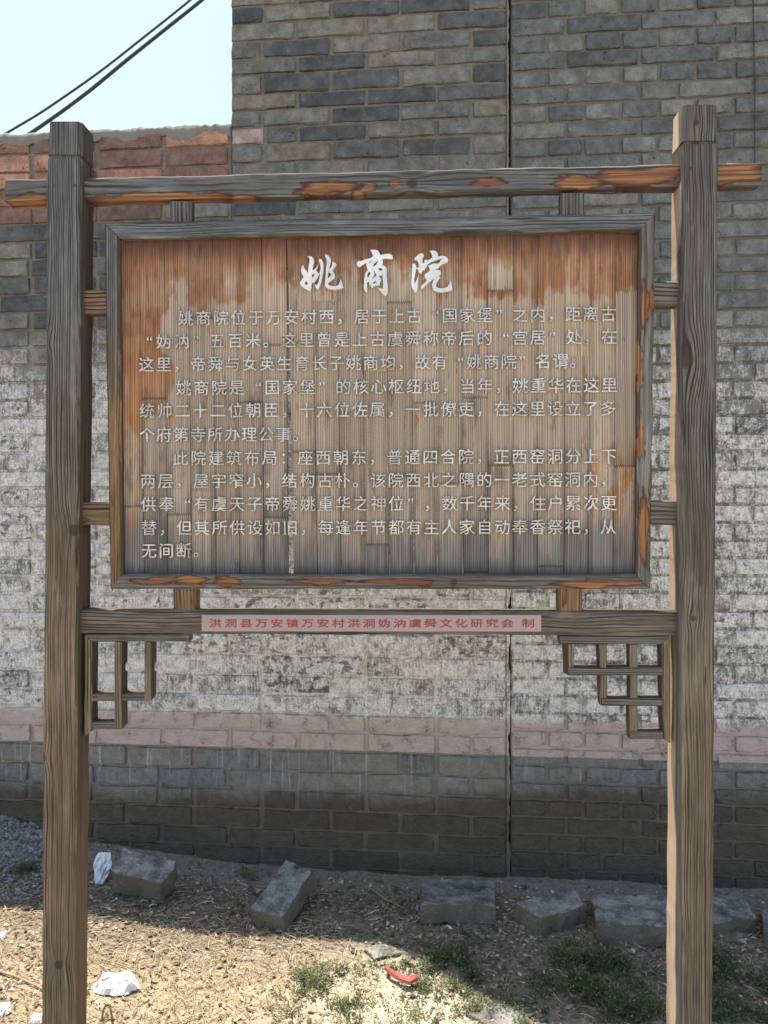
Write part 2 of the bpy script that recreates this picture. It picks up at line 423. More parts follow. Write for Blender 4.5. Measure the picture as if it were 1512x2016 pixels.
# ------------------------------------------------------------------ materials: weathered wood
board = thing('notice_board', 'weathered wooden notice board on two square posts with raised silver Chinese characters', 'notice board', SIGN.o, SIGN.yaw)
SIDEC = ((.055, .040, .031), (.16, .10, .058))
def wood(name, axis, light, dark, light2=None, dark2=None, zsplit=None, period=.0062, varnish=0., vcol=((.30, .115, .03), (.17, .055, .018)), vscale=(1., 1.), wob=1., cent=(.09, .03), knots=(), seed=0., bump=.0022, side=None, spots=()):
    m = begin(name); p = tc('Object'); a, b, c = sep(p)
    x, y, z = (a, b, c) if axis == 'Z' else (c, b, a)          # z runs along the grain
    r = orand(); rs = r * 37. + seed
    q = xyz(x * 5. + rs, y * 5., z * 2.3)
    wobx = (ns(q, 1., 3., .5) - .5) * (.030 * wob) + (ns(xyz(x * 30. + rs, y * 30., z * 9.), 1., 2., .5) - .5) * (.0030 * wob)
    X = x + wobx
    rad = M('SQRT', M('POWER', X - cent[0], 2.) + M('POWER', y + cent[1], 2.))
    for (kx, kz, kr) in knots:                                  # grain bows round the knots
        d2 = M('POWER', (x - kx) / kr, 2.) + M('POWER', (z - kz) / (kr * 1.6), 2.)
        g = M('POWER', 2.718, d2 * -.42)
        rad = rad + g * M('TANH', (x - kx) / kr * 1.3) * (kr * -.8)
    freq = rad / period
    freq = freq + (ns(xyz(freq * .45, rs, z * .9), 1., 2., .6) - .5) * 2.2
    ph = M('SINE', freq * 6.2832)
    depthv = ns(xyz(freq * .8, rs + 9., z * 1.6), 1., 2., .5)
    gv = ns(xyz(x * 14. + rs, y * 14. + 3., z * 2.6), 1., 3., .55)
    groove = sm(.25, .80, ph) * sm(.32, .52, depthv, .25, 1.) * sm(.36, .54, gv, .22, 1.)
    crack = sm(.47, .5, gv) * sm(.53, .5, gv)
    soft = sm(-1., .6, ph)
    fib = ns(xyz(x * 420. + rs, y * 420., z * 14.), 1., 3., .6)
    fib2 = ns(xyz(x * 110. + rs, y * 110., z * 3.), 1., 3., .6)
    tone = ns(xyz(x * 10. + rs, y * 10., z * 2.), 1., 3., .55)
    wz = sep(pos())[2]
    K = .78
    light, dark = [tuple(v * K for v in q_) for q_ in (light, dark)]
    if light2: light2, dark2 = [tuple(v * .86 for v in q_) for q_ in (light2, dark2)]
    L, D = V2(light), V2(dark)
    if light2:
        f = sm(zsplit[0], zsplit[1], wz + (tone - .5) * .5)
        L = mix(f, light2, light); D = mix(f, dark2, dark)
    col = mix(groove * sm(.3, .6, tone, .6, 1.), L, D)
    col = scl(col, sm(.25, .75, fib, .68, 1.32) * sm(.25, .75, fib2, .70, 1.30) * sm(.25, .75, tone, .70, 1.25))
    h = fib * .3 + fib2 * .2 - groove * .9 + soft * .2
    stain = ns(xyz(x * 22. + rs, y * 22., z * 6.), 1., 5., .65); col = mix(sm(.52, .68, stain) * .5, col, (.05, .042, .034)); col = mix(sm(.44, .30, stain) * .3, col, (.30, .28, .245))
    nx_ = sep(tc('Normal'))[0 if axis == 'Z' else 2]            # side faces: browner sawn wood, darkened further to paint in their shade
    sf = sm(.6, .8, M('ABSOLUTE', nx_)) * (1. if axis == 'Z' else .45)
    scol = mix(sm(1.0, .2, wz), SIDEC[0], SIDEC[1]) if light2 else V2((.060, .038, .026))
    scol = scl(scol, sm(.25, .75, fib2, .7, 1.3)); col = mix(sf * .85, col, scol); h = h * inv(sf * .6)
    rough = .85
    for (kx, kz, kr) in knots:
        d2 = M('POWER', (x - kx) / kr, 2.) + M('POWER', (z - kz) / kr, 2.)
        kk = sm(.62, .22, d2 + (fib2 - .5) * .5)
        col = mix(kk * .8, col, (.045, .033, .024)); h = h - kk * .7
    if varnish > 0:
        vn = ns(xyz(x * 13. * vscale[0] + rs, y * 13., z * 3.2 * vscale[1] + seed), 1., 3., .45) + (fib2 - .5) * .05
        if spots:
            wx = x + (ns(xyz(x * 55., 1. + seed, z * 13.), 1., 4., .6) - .5) * .034; wzz = z + (ns(xyz(x * 60., 5. + seed, z * 6.), 1., 4., .6) - .5) * .14
            fld = None
            for (sx_, sz_, ax_, az_) in spots:
                e = M('POWER', 2.718, (M('POWER', (wx - sx_) / ax_, 2.) + M('POWER', (wzz - sz_) / az_, 2.)) * -1.)
                fld = e if fld is None else mx(fld, e)
            vn = fld; th = .37
            vm_ = sm(th, th + .05, vn + (fib2 - .5) * .12); rim = sm(th + .38, th + .04, vn + (ns(xyz(x * 20., seed, z * 4.), 1., 2.) - .5) * .5) * vm_
        else:
            th = .5 + (1 - varnish) * .22
            vm_ = sm(th, th + .008, vn); rim = sm(th + .06, th, vn) * vm_
        vc = mix(sm(.35, .65, fib2), vcol[1], vcol[0]); vc = mix(groove * .65, vc, (.07, .024, .010))
        vc = mix(rim * .85, vc, (.030, .012, .008))
        col = mix(vm_, col, vc); h = h * inv(vm_ * .55) + vm_ * .5
        rough = mix1(vm_, .85, .45)
    if side:                                                    # one fresher sawn face: sun painted paler at the back, shadow darker in front
        fs_ = sm(side[0] + .001, side[0] - .0005, a); bk = sm(.026, .036, b + (ns(xyz(1., seed, c * 3.), 1., 2.) - .5) * .05 + sm(.2, -.7, c, .0, .02) + sm(.88, .90, c, .0, .05)); col = mix(fs_ * inv(bk) * .8, col, (.10, .09, .085)); fs_ = fs_ * bk; col = mix(fs_ * .9, col, mix(fib2, (.36, .27, .19), (.47, .365, .265))); h = h * inv(fs_ * .85)
    cr = sm(.735, .75, ns(xyz(x * 60. + rs, y * 60., z * 2.2), 1., 2., .4))     # drying checks
    col = mix(cr * .8, col, (.02, .017, .014)); h = h - cr * 1.2
    return finish(m, col, rough, h, bump, .9, spec=.25)
def V2(c):
    n = NT.nodes.new('ShaderNodeRGB'); n.outputs[0].default_value = (*c, 1); return V(n.outputs[0])
def mix1(f, a, b): return f * (b - a) + a
GL, GD = (.165, .168, .168), (.020, .021, .022)
TL, TD = (.215, .160, .105), (.030, .021, .014)
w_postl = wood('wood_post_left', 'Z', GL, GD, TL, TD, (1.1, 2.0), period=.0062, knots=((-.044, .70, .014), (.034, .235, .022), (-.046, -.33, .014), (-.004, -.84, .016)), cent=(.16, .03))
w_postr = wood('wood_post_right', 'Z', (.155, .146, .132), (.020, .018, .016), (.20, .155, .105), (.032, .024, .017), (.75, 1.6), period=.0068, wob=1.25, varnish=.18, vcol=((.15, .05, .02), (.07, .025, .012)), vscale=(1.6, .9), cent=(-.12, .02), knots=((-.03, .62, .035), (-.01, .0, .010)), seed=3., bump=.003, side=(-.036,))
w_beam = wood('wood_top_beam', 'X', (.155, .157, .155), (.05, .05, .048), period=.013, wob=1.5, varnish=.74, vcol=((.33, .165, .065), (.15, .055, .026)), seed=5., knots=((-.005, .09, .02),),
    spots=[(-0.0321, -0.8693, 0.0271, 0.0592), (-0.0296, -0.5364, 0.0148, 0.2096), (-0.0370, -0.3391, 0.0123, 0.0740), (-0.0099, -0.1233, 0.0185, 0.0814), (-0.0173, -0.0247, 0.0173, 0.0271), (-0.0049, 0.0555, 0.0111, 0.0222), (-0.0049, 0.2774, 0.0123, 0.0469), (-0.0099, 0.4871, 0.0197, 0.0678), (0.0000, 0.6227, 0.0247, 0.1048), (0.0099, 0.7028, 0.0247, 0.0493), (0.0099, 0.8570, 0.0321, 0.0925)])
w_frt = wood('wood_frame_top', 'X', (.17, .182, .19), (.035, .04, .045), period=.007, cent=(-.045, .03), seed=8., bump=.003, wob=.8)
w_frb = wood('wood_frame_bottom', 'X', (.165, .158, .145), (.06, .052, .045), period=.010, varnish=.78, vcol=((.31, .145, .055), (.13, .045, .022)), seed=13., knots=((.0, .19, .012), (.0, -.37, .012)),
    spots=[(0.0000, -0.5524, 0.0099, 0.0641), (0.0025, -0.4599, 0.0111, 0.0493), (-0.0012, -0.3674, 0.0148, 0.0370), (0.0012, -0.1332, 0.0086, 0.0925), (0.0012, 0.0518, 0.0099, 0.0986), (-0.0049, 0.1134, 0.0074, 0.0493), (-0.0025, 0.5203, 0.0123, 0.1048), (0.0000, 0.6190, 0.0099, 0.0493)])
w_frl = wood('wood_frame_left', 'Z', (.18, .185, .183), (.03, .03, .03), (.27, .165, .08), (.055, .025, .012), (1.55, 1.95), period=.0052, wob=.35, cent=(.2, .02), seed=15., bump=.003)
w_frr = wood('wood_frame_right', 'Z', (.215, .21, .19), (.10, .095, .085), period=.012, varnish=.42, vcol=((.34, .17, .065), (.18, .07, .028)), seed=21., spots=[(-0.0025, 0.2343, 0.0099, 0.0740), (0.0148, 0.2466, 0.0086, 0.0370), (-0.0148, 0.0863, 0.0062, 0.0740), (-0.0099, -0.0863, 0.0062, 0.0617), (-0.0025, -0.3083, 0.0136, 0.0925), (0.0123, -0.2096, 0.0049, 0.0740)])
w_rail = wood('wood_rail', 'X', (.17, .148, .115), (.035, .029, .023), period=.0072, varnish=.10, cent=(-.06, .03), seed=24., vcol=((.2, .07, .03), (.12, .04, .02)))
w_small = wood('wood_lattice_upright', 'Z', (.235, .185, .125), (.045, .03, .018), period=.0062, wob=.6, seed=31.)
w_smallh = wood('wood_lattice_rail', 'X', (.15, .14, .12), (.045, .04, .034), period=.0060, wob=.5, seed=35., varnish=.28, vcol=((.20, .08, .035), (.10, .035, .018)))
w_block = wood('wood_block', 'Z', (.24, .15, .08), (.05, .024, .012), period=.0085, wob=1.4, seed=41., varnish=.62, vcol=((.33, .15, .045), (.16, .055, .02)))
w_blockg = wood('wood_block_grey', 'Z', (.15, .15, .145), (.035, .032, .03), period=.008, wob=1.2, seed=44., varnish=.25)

def member(name, A0, A1, B0, B1, y0, depth, mat, parent=None, seg=.02, bev=.004, jit=.0008, twist=0.):
    """a timber whose front shows the corners A0,A1 at one end and B0,B1 at the other"""
    parent = parent or board
    P = [Vector(SIGN.hit(*c, y0)) for c in (A0, A1, B0, B1)]
    mid = (P[0] + P[1] + P[2] + P[3]) / 4; ln = ((P[2] + P[3]) / 2 - (P[0] + P[1]) / 2).length
    n = max(2, int(ln / seg)); vs, fs = [], []; sd_ = random.uniform(0, 99)
    for i in range(n + 1):
        t = i / n; a = P[0].lerp(P[2], t) - mid; b = P[1].lerp(P[3], t) - mid
        d = (b - a); w_ = d.length; d.normalize(); bv = min(bev, w_ * .2, depth * .2)
        def nz(k): return jit * 2.4 * mnoise.noise(Vector((t * ln * 14, k * 7.7, sd_))) + jit * mnoise.noise(Vector((t * ln * 50, k * 3.7, sd_)))
        ring = [(a + d * (bv + nz(0)), 0.), (b - d * (bv + nz(1)), 0.), (b + d * nz(1), bv), (b + d * nz(2), depth - bv), (b - d * bv, depth), (a + d * bv, depth), (a + d * nz(3), depth - bv), (a + d * nz(0), bv)]
        for k, (q, y) in enumerate(ring): vs.append((q.x, y + nz(10 + k) * .5, q.y))
    for i in range(n):
        for k in range(8):
            k2 = (k + 1) % 8; fs.append((i * 8 + k, i * 8 + k2, (i + 1) * 8 + k2, (i + 1) * 8 + k))
    fs.append(tuple(range(8))[::-1]); fs.append(tuple(n * 8 + k for k in range(8)))
    me = fix_normals(mesh(name, vs, fs, mat))
    o = link(name, me, parent, (mid.x, y0, mid.y)); o.rotation_euler.z = twist
    return o
def hbar(name, x0, x1, yt0, yb0, yt1, yb1, *a, **k): return member(name, (x0, yt0), (x0, yb0), (x1, yt1), (x1, yb1), *a, **k)
def vbar(name, y0, y1, l0, r0, l1, r1, *a, **k): return member(name, (l0, y0), (r0, y0), (l1, y1), (r1, y1), *a, **k)

# ------------------------------------------------------------------ the notice board's timbers
PD = .076
YB = 2150
pl = vbar('post', 311, YB, 92, 160.5, 79.5, 145, 0, PD, w_postl, bev=.005)
pr = vbar('post', 284, YB, 1343.5, 1414.5, 1330.5, 1402.5, 0, PD, w_postr, bev=.005)
vbar('post_neck', 302, 313, 97, 156, 97, 156, .004, PD - .008, w_postl, pl and board)
vbar('post_neck', 275, 287, 1348, 1411, 1348, 1410, .004, PD - .008, w_postr, board)
vbar('post_cap', 239, 304, 95, 160, 92.5, 160.5, 0, PD, w_postl, bev=.008)
vbar('post_cap', 206, 277, 1345, 1414, 1343.5, 1414.5, 0, PD, w_postr, bev=.008)
hbar('top_beam', 10, 1500, 353, 398, 319, 362, .018, .042, w_beam, bev=.004, jit=.0012)
hbar('bottom_rail', 158, 1335, 1200.5, 1247, 1203.5, 1252, .018, .045, w_rail, bev=.003)
# mitred picture frame round the planks
FY, FD = .016, .034
member('frame_rail', (204, 437), (234, 468), (1291, 418), (1259, 453), FY, FD, w_frt, bev=.006, jit=.0012)
member('frame_rail', (241, 1131), (216, 1160), (1253, 1131), (1281, 1160), FY, FD, w_frb, bev=.005, jit=.001)
member('frame_stile', (204, 438), (233, 468.5), (216, 1160), (240.5, 1131), FY, FD, w_frl, bev=.006, jit=.0008)
member('frame_stile', (1259.5, 453), (1291, 418.5), (1253, 1131), (1281.5, 1160), FY, FD, w_frr, bev=.006, jit=.0016)
# short blocks that hold the frame between posts, beam and rail
BY, BD = .022, .032
vbar('spacer_block', 396, 440, 333, 377, 333, 376, BY, BD, w_blockg, jit=.0003)
vbar('spacer_block', 380, 424, 1104, 1151, 1104, 1151, BY, BD, w_blockg, jit=.0003)
vbar('spacer_block', 1155, 1203, 340, 388, 341, 388, BY, BD, w_block, jit=.0003)
vbar('spacer_block', 1155, 1206, 1098, 1146, 1099, 1147, BY, BD, w_block, jit=.0003)
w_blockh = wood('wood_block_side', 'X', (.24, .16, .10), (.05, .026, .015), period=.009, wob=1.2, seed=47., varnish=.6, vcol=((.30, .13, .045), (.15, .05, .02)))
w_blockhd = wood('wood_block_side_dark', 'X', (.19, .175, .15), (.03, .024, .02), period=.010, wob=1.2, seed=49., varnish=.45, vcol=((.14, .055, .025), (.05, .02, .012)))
hbar('spacer_block', 162, 212, 570, 618, 571, 616, BY, BD, w_blockh, jit=.0003)
hbar('spacer_block', 158, 220, 989, 1033, 988, 1035, BY, BD, w_blockh, jit=.0003)
hbar('spacer_block', 1282, 1337, 553, 602, 553, 602, BY, BD, w_blockhd, jit=.0003)
hbar('spacer_block', 1276, 1334, 985, 1033, 984, 1034, BY, BD, w_blockhd, jit=.0003)

# planks
def plank_mat():
    m = begin('wood_planks'); p = tc('Object', board); x, y, z = sep(p); r = orand()
    lx, ly, lz = sep(tc('Object'))
    tri = M('PINGPONG', x * 1000., 2.6) * .0022                 # finger joints between the lengths of a stave
    zz = (z + tri + r * 5.31) / .43; sg = M('FLOOR', zz); fr = zz - sg
    joint = sm(.010, .004, fr) * sm(.3, .5, wn(sg + r * 71.))
    tone = wn(sg * 3.7 + r * 113.); hue = wn(sg * 1.9 + r * 57.)
    off = tone * 17.
    rad = x + (ns(xyz(x * 4. + off, 0., z * 1.1), 1., 3.) - .5) * .02 + (ns(xyz(lx * 22. + off, 0., z * 3.), 1., 2.) - .5) * .006
    per = .0050 + tone * .0022
    ph = M('SINE', rad / per * 6.2832 + (ns(xyz(rad * 150., off, z), 1., 1.) - .5) * 5.)
    groove = sm(-.2, .9, ph)
    fib = ns(xyz(x * 480., off, z * 5.), 1., 3., .65); fib2 = ns(xyz(x * 120., off, z * 1.6), 1., 3., .6)
    streak = ns(xyz(x * 60., off, z * 3.4), 1., 3., .6); wob = ns(xyz(x * 9., 3., z * 9.), 1., 4., .55); big = ns(xyz(x * 4.5, 7., z * 3.), 1., 3.)
    # bare sun-greyed wood
    bare = mix(hue, (.385, .292, .212), (.405, .33, .258))
    bare = mix(sm(2.0, 1.2, z + (big - .5) * .5) * .4, bare, (.335, .295, .245))
    bare = mix(groove * sm(.3, .6, ns(xyz(x * 12. + off, 1., z * 3.), 1., 2.), .25, .6), bare, (.20, .15, .108))
    bare = mix(sm(.58, .75, streak) * .4, bare, (.44, .375, .30))
    # what is left of the varnish
    t1 = 1.955 - sm(-.15, -.62, x) * .03 - sm(.35, .6, x) * .05 + (streak - .5) * .16 + (wob - .5) * .34 + (hue - .5) * .05
    v = sm(t1 - .016, t1 + .016, z + (fib - .5) * .05)
    e2 = -.550 + (wob - .5) * .16 + (streak - .5) * .05
    v = mx(v, sm(e2 + .004, e2 - .004, x) * sm(1.60, 1.66, z + (wob - .5) * .12))
    e3 = -.592 + (wob - .5) * .13 + (streak - .5) * .03
    v = mx(v, sm(e3 + .004, e3 - .004, x) * sm(1.26, 1.34, z + (wob - .5) * .1) * sm(.30, .45, ns(xyz(x * 10., 5., z * 8.), 1., 3.)))
    sp = ns(xyz(x * 34., 11., z * 9.), 1., 4., .6)
    rgt = sm(.36, .61, x, .0, .19) * sm(1.75, 1.6, z) + sm(-.3, -.55, x, 0., .06)
    v = mx(v, sm(.655, .68, sp + rgt) * sm(1.28, 1.36, z))
    v = mx(v, sm(.66, .72, streak + (hue - .5) * .1) * sm(1.28, 1.36, z) * .55)
    vc = mix(streak, (.16, .064, .026), (.42, .205, .090))
    vc = mix(sm(.42, .60, wob) * .55, vc, (.40, .24, .14)); vc = mix(sm(.52, .66, ns(xyz(x * 60., 31., z * 12.), 1., 4., .65)) * .7, vc, (.13, .058, .034)); vc = mix(sm(1.9, 1.5, z) * .6, vc, (.45, .22, .07))
    vc = mix(groove * .45, vc, (.15, .058, .028))
    # the varnish fades out into the grey where it has thinned
    thin = sm(.46, .64, big + (streak - .5) * .5 + (wob - .5) * .3) * sm(2.05, 1.93, z)
    c = mix(v * inv(thin * .75), bare, vc)
    top = sm(2.0, 2.066, z + (streak - .5) * .09); c = mix(top * .8, c, (.075, .026, .018))
    dk = sm(.57, .70, ns(xyz(x * 34., 19., z * 7.), 1., 5., .65) + sm(1.9, 1.4, z) * .05)
    c = mix(dk * .55, c, (.085, .065, .055))
    # water-blackened foot
    f1 = 1.345 + (streak - .5) * .26 + (hue - .5) * .12
    foot = sm(f1 + .06, f1 - .055, z); c = mix(foot * .85, c, mix(groove * .6, (.14, .145, .145), (.06, .064, .067)))
    foot2 = sm(1.275, 1.238, z + (streak - .5) * .04); c = mix(foot2 * .65, c, (.05, .057, .064))
    c = mix(sm(.57, .625, M('ABSOLUTE', x)) * sm(.45, .65, wob) * sm(1.95, 1.5, z) * .0, c, (.05, .03, .02))
    edge_ = sm(.0215, .0235, M('ABSOLUTE', lx)); edge_ = edge_ * sm(1.75, 1.30, z, .10, .55) * sm(.3, .6, ns(xyz(x * 9., 2., z * 7.), 1., 3.)); c = mix(edge_, c, (.06, .048, .038))
    c = scl(c, sm(.25, .75, fib, .80, 1.20) * sm(.25, .75, fib2, .82, 1.18) * mix1(tone, .86, 1.12))
    c = mix(joint * .75, c, (.035, .025, .02)); jd = sm(.0, .10, fr) * sm(.3, .5, wn(sg + r * 71.)); c = mix(inv(jd) * .25 * sm(.3, .5, wn(sg + r * 71.)), c, (.06, .05, .04))
    h = fib * .3 + fib2 * .2 - groove * .8 - joint + v * .3
    return finish(m, c, mix1(v, .82, .5), h, .0016, .9, spec=.3)
m_plank = plank_mat()
bl = [240, 284, 331, 378, 425, 472, 520, 567.5]; br = [578.5, 625, 672, 720, 767, 815, 862, 912, 961, 1010, 1058, 1110, 1158, 1207, 1256]
tl = [229 + (563.2 - 229) * (b - 240) / (567.5 - 240) for b in bl]; tr = [565.5 + (1264 - 565.5) * (b - 578.5) / (1256 - 578.5) for b in br]
PY, PT = .036, .014
for T, B in ((tl, bl), (tr, br)):
    for k in range(len(B) - 1):
        g = .12
        vbar('plank', 448, 1141, T[k] + g, T[k + 1] - g, B[k] + g + .45, B[k + 1] - g - .45, PY + random.uniform(-.0004, .0004), PT, m_plank, seg=.08, bev=.0006, jit=.0003)

# screws in the posts
def screw_mat():
    m = begin('rusty_screw'); n = ns(tc('Object'), 400., 2.); return finish(m, mix(n, (.02, .02, .022), (.06, .045, .04)), .6, n, .0005, 1., metal=.5)
m_screw = screw_mat()
def disc(name, r, h, mat, n=12):
    vs, fs = [], []
    for k in range(n): a = 2 * math.pi * k / n; vs.append((r * math.cos(a), 0, r * math.sin(a)))
    for k in range(n): a = 2 * math.pi * k / n; vs.append((r * .82 * math.cos(a), -h, r * .82 * math.sin(a)))
    for k in range(n): a = 2 * math.pi * k / n; vs.append((r * .35 * math.cos(a), -h * .4, r * .35 * math.sin(a)))
    for k in range(n):
        k2 = (k + 1) % n; fs.append((k, k2, n + k2, n + k)); fs.append((n + k, n + k2, 2 * n + k2, 2 * n + k))
    fs.append(tuple(2 * n + k for k in range(n)))
    return fix_normals(mesh(name, vs, fs, mat))
sm_ = disc('screw', .0042, .0012, m_screw)
for (x, y) in ((107, 365), (147, 365), (1361, 332), (1399, 332)):
    lx, lz = SIGN.hit(x, y, 0); link('screw', sm_, board, (lx, 0.0008, lz))

# lattice brackets under the rail
def bracket(y0): 
    e = link('lattice_bracket', None, board); return e
LB = bracket(0)
by, bd = .020, .038
def notched(name, y0, y1, l0, r0, l1, r1, ny0, ny1, mat, parent):
    """upright with a housing cut out of its back"""
    pa = [SIGN.hit(l0, y0, by), SIGN.hit(r0, y0, by), SIGN.hit(l1, y1, by), SIGN.hit(r1, y1, by)]
    zt, zb = pa[0][1], pa[2][1]; n0 = SIGN.hit(l0, ny0, by + bd)[1]; n1 = SIGN.hit(l0, ny1, by + bd)[1]
    c = Vector(((pa[0][0] + pa[3][0]) / 2, 0, (zt + zb) / 2)); vs = []
    prof = [(0, zt), (0, zb), (bd, zb + .006), (bd, n1), (bd - .012, n1), (bd - .012, n0 - .004), (bd, n0), (bd, zt)]
    for s in (0, 1):
        for (y, z) in prof:
            t = (zt - z) / (zt - zb); x = (pa[0][0] * (1 - t) + pa[2][0] * t) if s == 0 else (pa[1][0] * (1 - t) + pa[3][0] * t)
            vs.append((x - c.x, y, z - c.z))
    n = len(prof); fs = [tuple(range(n)), tuple(range(n, 2 * n))[::-1]] + [(k, (k + 1) % n, n + (k + 1) % n, n + k) for k in range(n)]
    o = link(name, fix_normals(mesh(name, vs, fs, mat)), parent, (c.x, by, c.z)); return o
member('lattice_rail', (166, 1248.5), (181, 1263.5), (371, 1249), (371, 1263.5), by, bd, w_smallh, LB, bev=.002)
member('lattice_upright', (165.5, 1249.5), (180.5, 1264.5), (165.5, 1450), (181, 1438), by, bd, w_small, LB, bev=.002)
notched('lattice_upright', 1264, 1436, 225.5, 239.5, 225.5, 239.5, 1302, 1320, w_small, LB)
notched('lattice_upright', 1264, 1380, 284.5, 298, 284.5, 297, 1302, 1320, w_small, LB)
for (a, b, t, u_) in ((181.5, 225, 1366, 1380.5), (240, 292, 1366, 1380.5), (181.5, 234, 1421, 1435.5)):
    hbar('lattice_rail', a, b, t, u_, t, u_, by + .002, bd - .004, w_smallh, LB, bev=.0015)
RB = bracket(1)
member('lattice_rail', (1102, 1252.5), (1103, 1268), (1319, 1252.5), (1302.5, 1268.5), by, bd, w_smallh, RB, bev=.002)
member('lattice_upright', (1302.5, 1269), (1319, 1253.5), (1306, 1455), (1320, 1464), by, bd, w_small, RB, bev=.002)
vbar('lattice_upright', 1269, 1329, 1117, 1130, 1119, 1131, by + .002, bd - .006, w_small, RB, bev=.0015, twist=.28)
vbar('lattice_upright', 1269, 1389, 1179, 1194, 1183, 1195.5, by + .0025, bd - .005, w_small, RB, bev=.0015)
vbar('lattice_upright', 1269, 1455, 1240, 1256, 1240, 1256, by + .0025, bd - .005, w_small, RB, bev=.0015)
for (a, b, t, u_) in ((1119, 1304, 1314.5, 1330), (1185, 1304, 1375, 1390), (1241, 1305, 1441, 1455.5)):
    hbar('lattice_rail', a, b, t, u_, t, u_, by, bd - .002, w_smallh, RB, bev=.0015)

# ------------------------------------------------------------------ lettering
def letter_mat(name, c, rough=.42, metal=.35, wear=.72):
    m = begin(name); q = pos(); n = ns(q, 90., 4., .6); n2 = ns(q, 12., 2.)
    wr = ns(xyz(sep(q)[0] * 60., 0., sep(q)[2] * 30.), 1., 4., .65)
    n = n * .5 + wr * .5; col = mix(sm(.475, .57, n) * wear, scl(V2(c), sm(.3, .7, n2, .85, 1.1)), (.30, .27, .24))
    return finish(m, col, rough, n, .0004, .6, metal=metal, spec=.5)
m_char = letter_mat('brushed_letters', (.55, .53, .505)); m_title = letter_mat('bright_letters', (.70, .70, .68), .35, .2, .15)
def text_mesh(ch, em, extrude, offset, mat, sx=1., sy=1.):
    c = bpy.data.curves.new('character', 'FONT'); c.body = ch; c.size = 1; c.extrude = extrude / em; c.bevel_depth = offset; c.bevel_resolution = 0; c.resolution_u = 2
    o = bpy.data.objects.new('character', c); COL.objects.link(o)
    me = bpy.data.meshes.new_from_object(o.evaluated_get(bpy.context.evaluated_depsgraph_get()))
    bpy.data.objects.remove(o); bpy.data.curves.remove(c)
    ox = .5 if ch not in '“”' else .21
    for v in me.vertices:
        x, y, z = v.co; v.co = ((x - ox) * em * sx, -z * em, (y - .38) * em * sy)
    me.materials.clear(); me.materials.append(mat); me.name = 'character'
    return me
LINES = [
 ('姚商院位于万安村西，居于上古“国家堡”之内，距离古', 366, 627, 1197, 618, 0, 24),
 ('“妫汭”五百米。这里曾是上古虞舜称帝后的“宫居”处，在', 323, 672.5, 1199, 663, 1, 26),
 ('这里，帝舜与女英生育长子姚商均，故有“姚商院”名谓。', 289, 718, 1103, 711, 0, 24),
 ('姚商院是“国家堡”的核心枢纽地，当年，姚重华在这里', 362, 764, 1199, 758, 0, 24),
 ('统帅二十二位朝臣，十六位佐属，一批僚吏，在这里设立了多', 290, 809, 1197, 804, 0, 26),
 ('个府第寺所办理公事。', 290, 856, 558, 855, 0, 8),
 ('此院建筑布局：座西朝东，普通四合院，正西窑洞分上下', 356, 902, 1198, 898, 0, 24),
 ('两层，屋宇窄小，结构古朴。该院西北之隅的一老式窑洞内，', 292, 947, 1162, 944, 0, 25),
 ('供奉“有虞天子帝舜姚重华之神位”，数千年来，住户累次更', 293, 992.5, 1198, 990, 0, 26),
 ('替，但其所供设如旧，每逢年节都有主人家自动奉香祭祀，从', 294, 1039, 1197, 1037, 0, 26),
 ('无间断。', 294, 1084, 362, 1083.5, 0, 2)]
EM = .0398; CM = {}
for (txt, x0, y0, x1, y1, i0, i1) in LINES:
    for i, ch in enumerate(txt):
        t = (i - i0) / (i1 - i0); px = x0 + (x1 - x0) * t; py = y0 + (y1 - y0) * t
        if ch == '“': px += 7
        if ch == '”': px -= 7
        if ch not in CM: CM[ch] = text_mesh(ch, EM, .0034, .006, m_char)
        lx, lz = SIGN.hit(px, py, PY - .003)
        o = link('character', CM[ch], board, (lx, PY - .0025, lz)); o.rotation_euler = (0, random.uniform(-.012, .012), 0)
# brush-written title, traced stroke by stroke: (outline, holes, extra height)
T1 = [([(360,350),(430,345),(490,385),(522,450),(515,540),(495,620),(480,740),(560,690),(640,575),(610,660),(575,730),(670,830),(620,930),(520,1070),(485,1060),(455,1110),(445,1210),(415,1290),(330,1240),(170,1120),(160,1050),(200,980),(240,905),(195,800),(185,690),(225,580),(260,660),(360,790),(375,800),(385,600),(410,490),(395,380)],
        [[(320,1015),(355,1060),(345,1120),(305,1130),(280,1080),(290,1030)],[(515,810),(545,830),(530,890),(490,925),(470,880),(480,830)]]),
      ([(665,425),(720,430),(765,500),(782,600),(770,780),(740,950),(690,1130),(625,1255),(590,1210),(545,1100),(600,1135),(640,1080),(670,960),(692,840),(676,815),(700,740),(710,650),(690,540),(662,470)],[]),
      ([(825,305),(880,310),(940,360),(980,440),(970,540),(940,650),(925,740),(905,840),(900,960),(990,860),(1010,830),(950,790),(940,710),(1010,620),(1030,500),(1090,520),(1135,575),(1080,650),(1020,740),(1080,830),(1085,920),(1010,990),(900,1070),(920,1120),(1000,1150),(1130,1155),(1200,1110),(1250,970),(1280,1060),(1320,1200),(1230,1225),(1050,1240),(900,1215),(835,1150),(830,1030),(850,830),(855,700),(875,520),(860,400),(830,340)],[])]
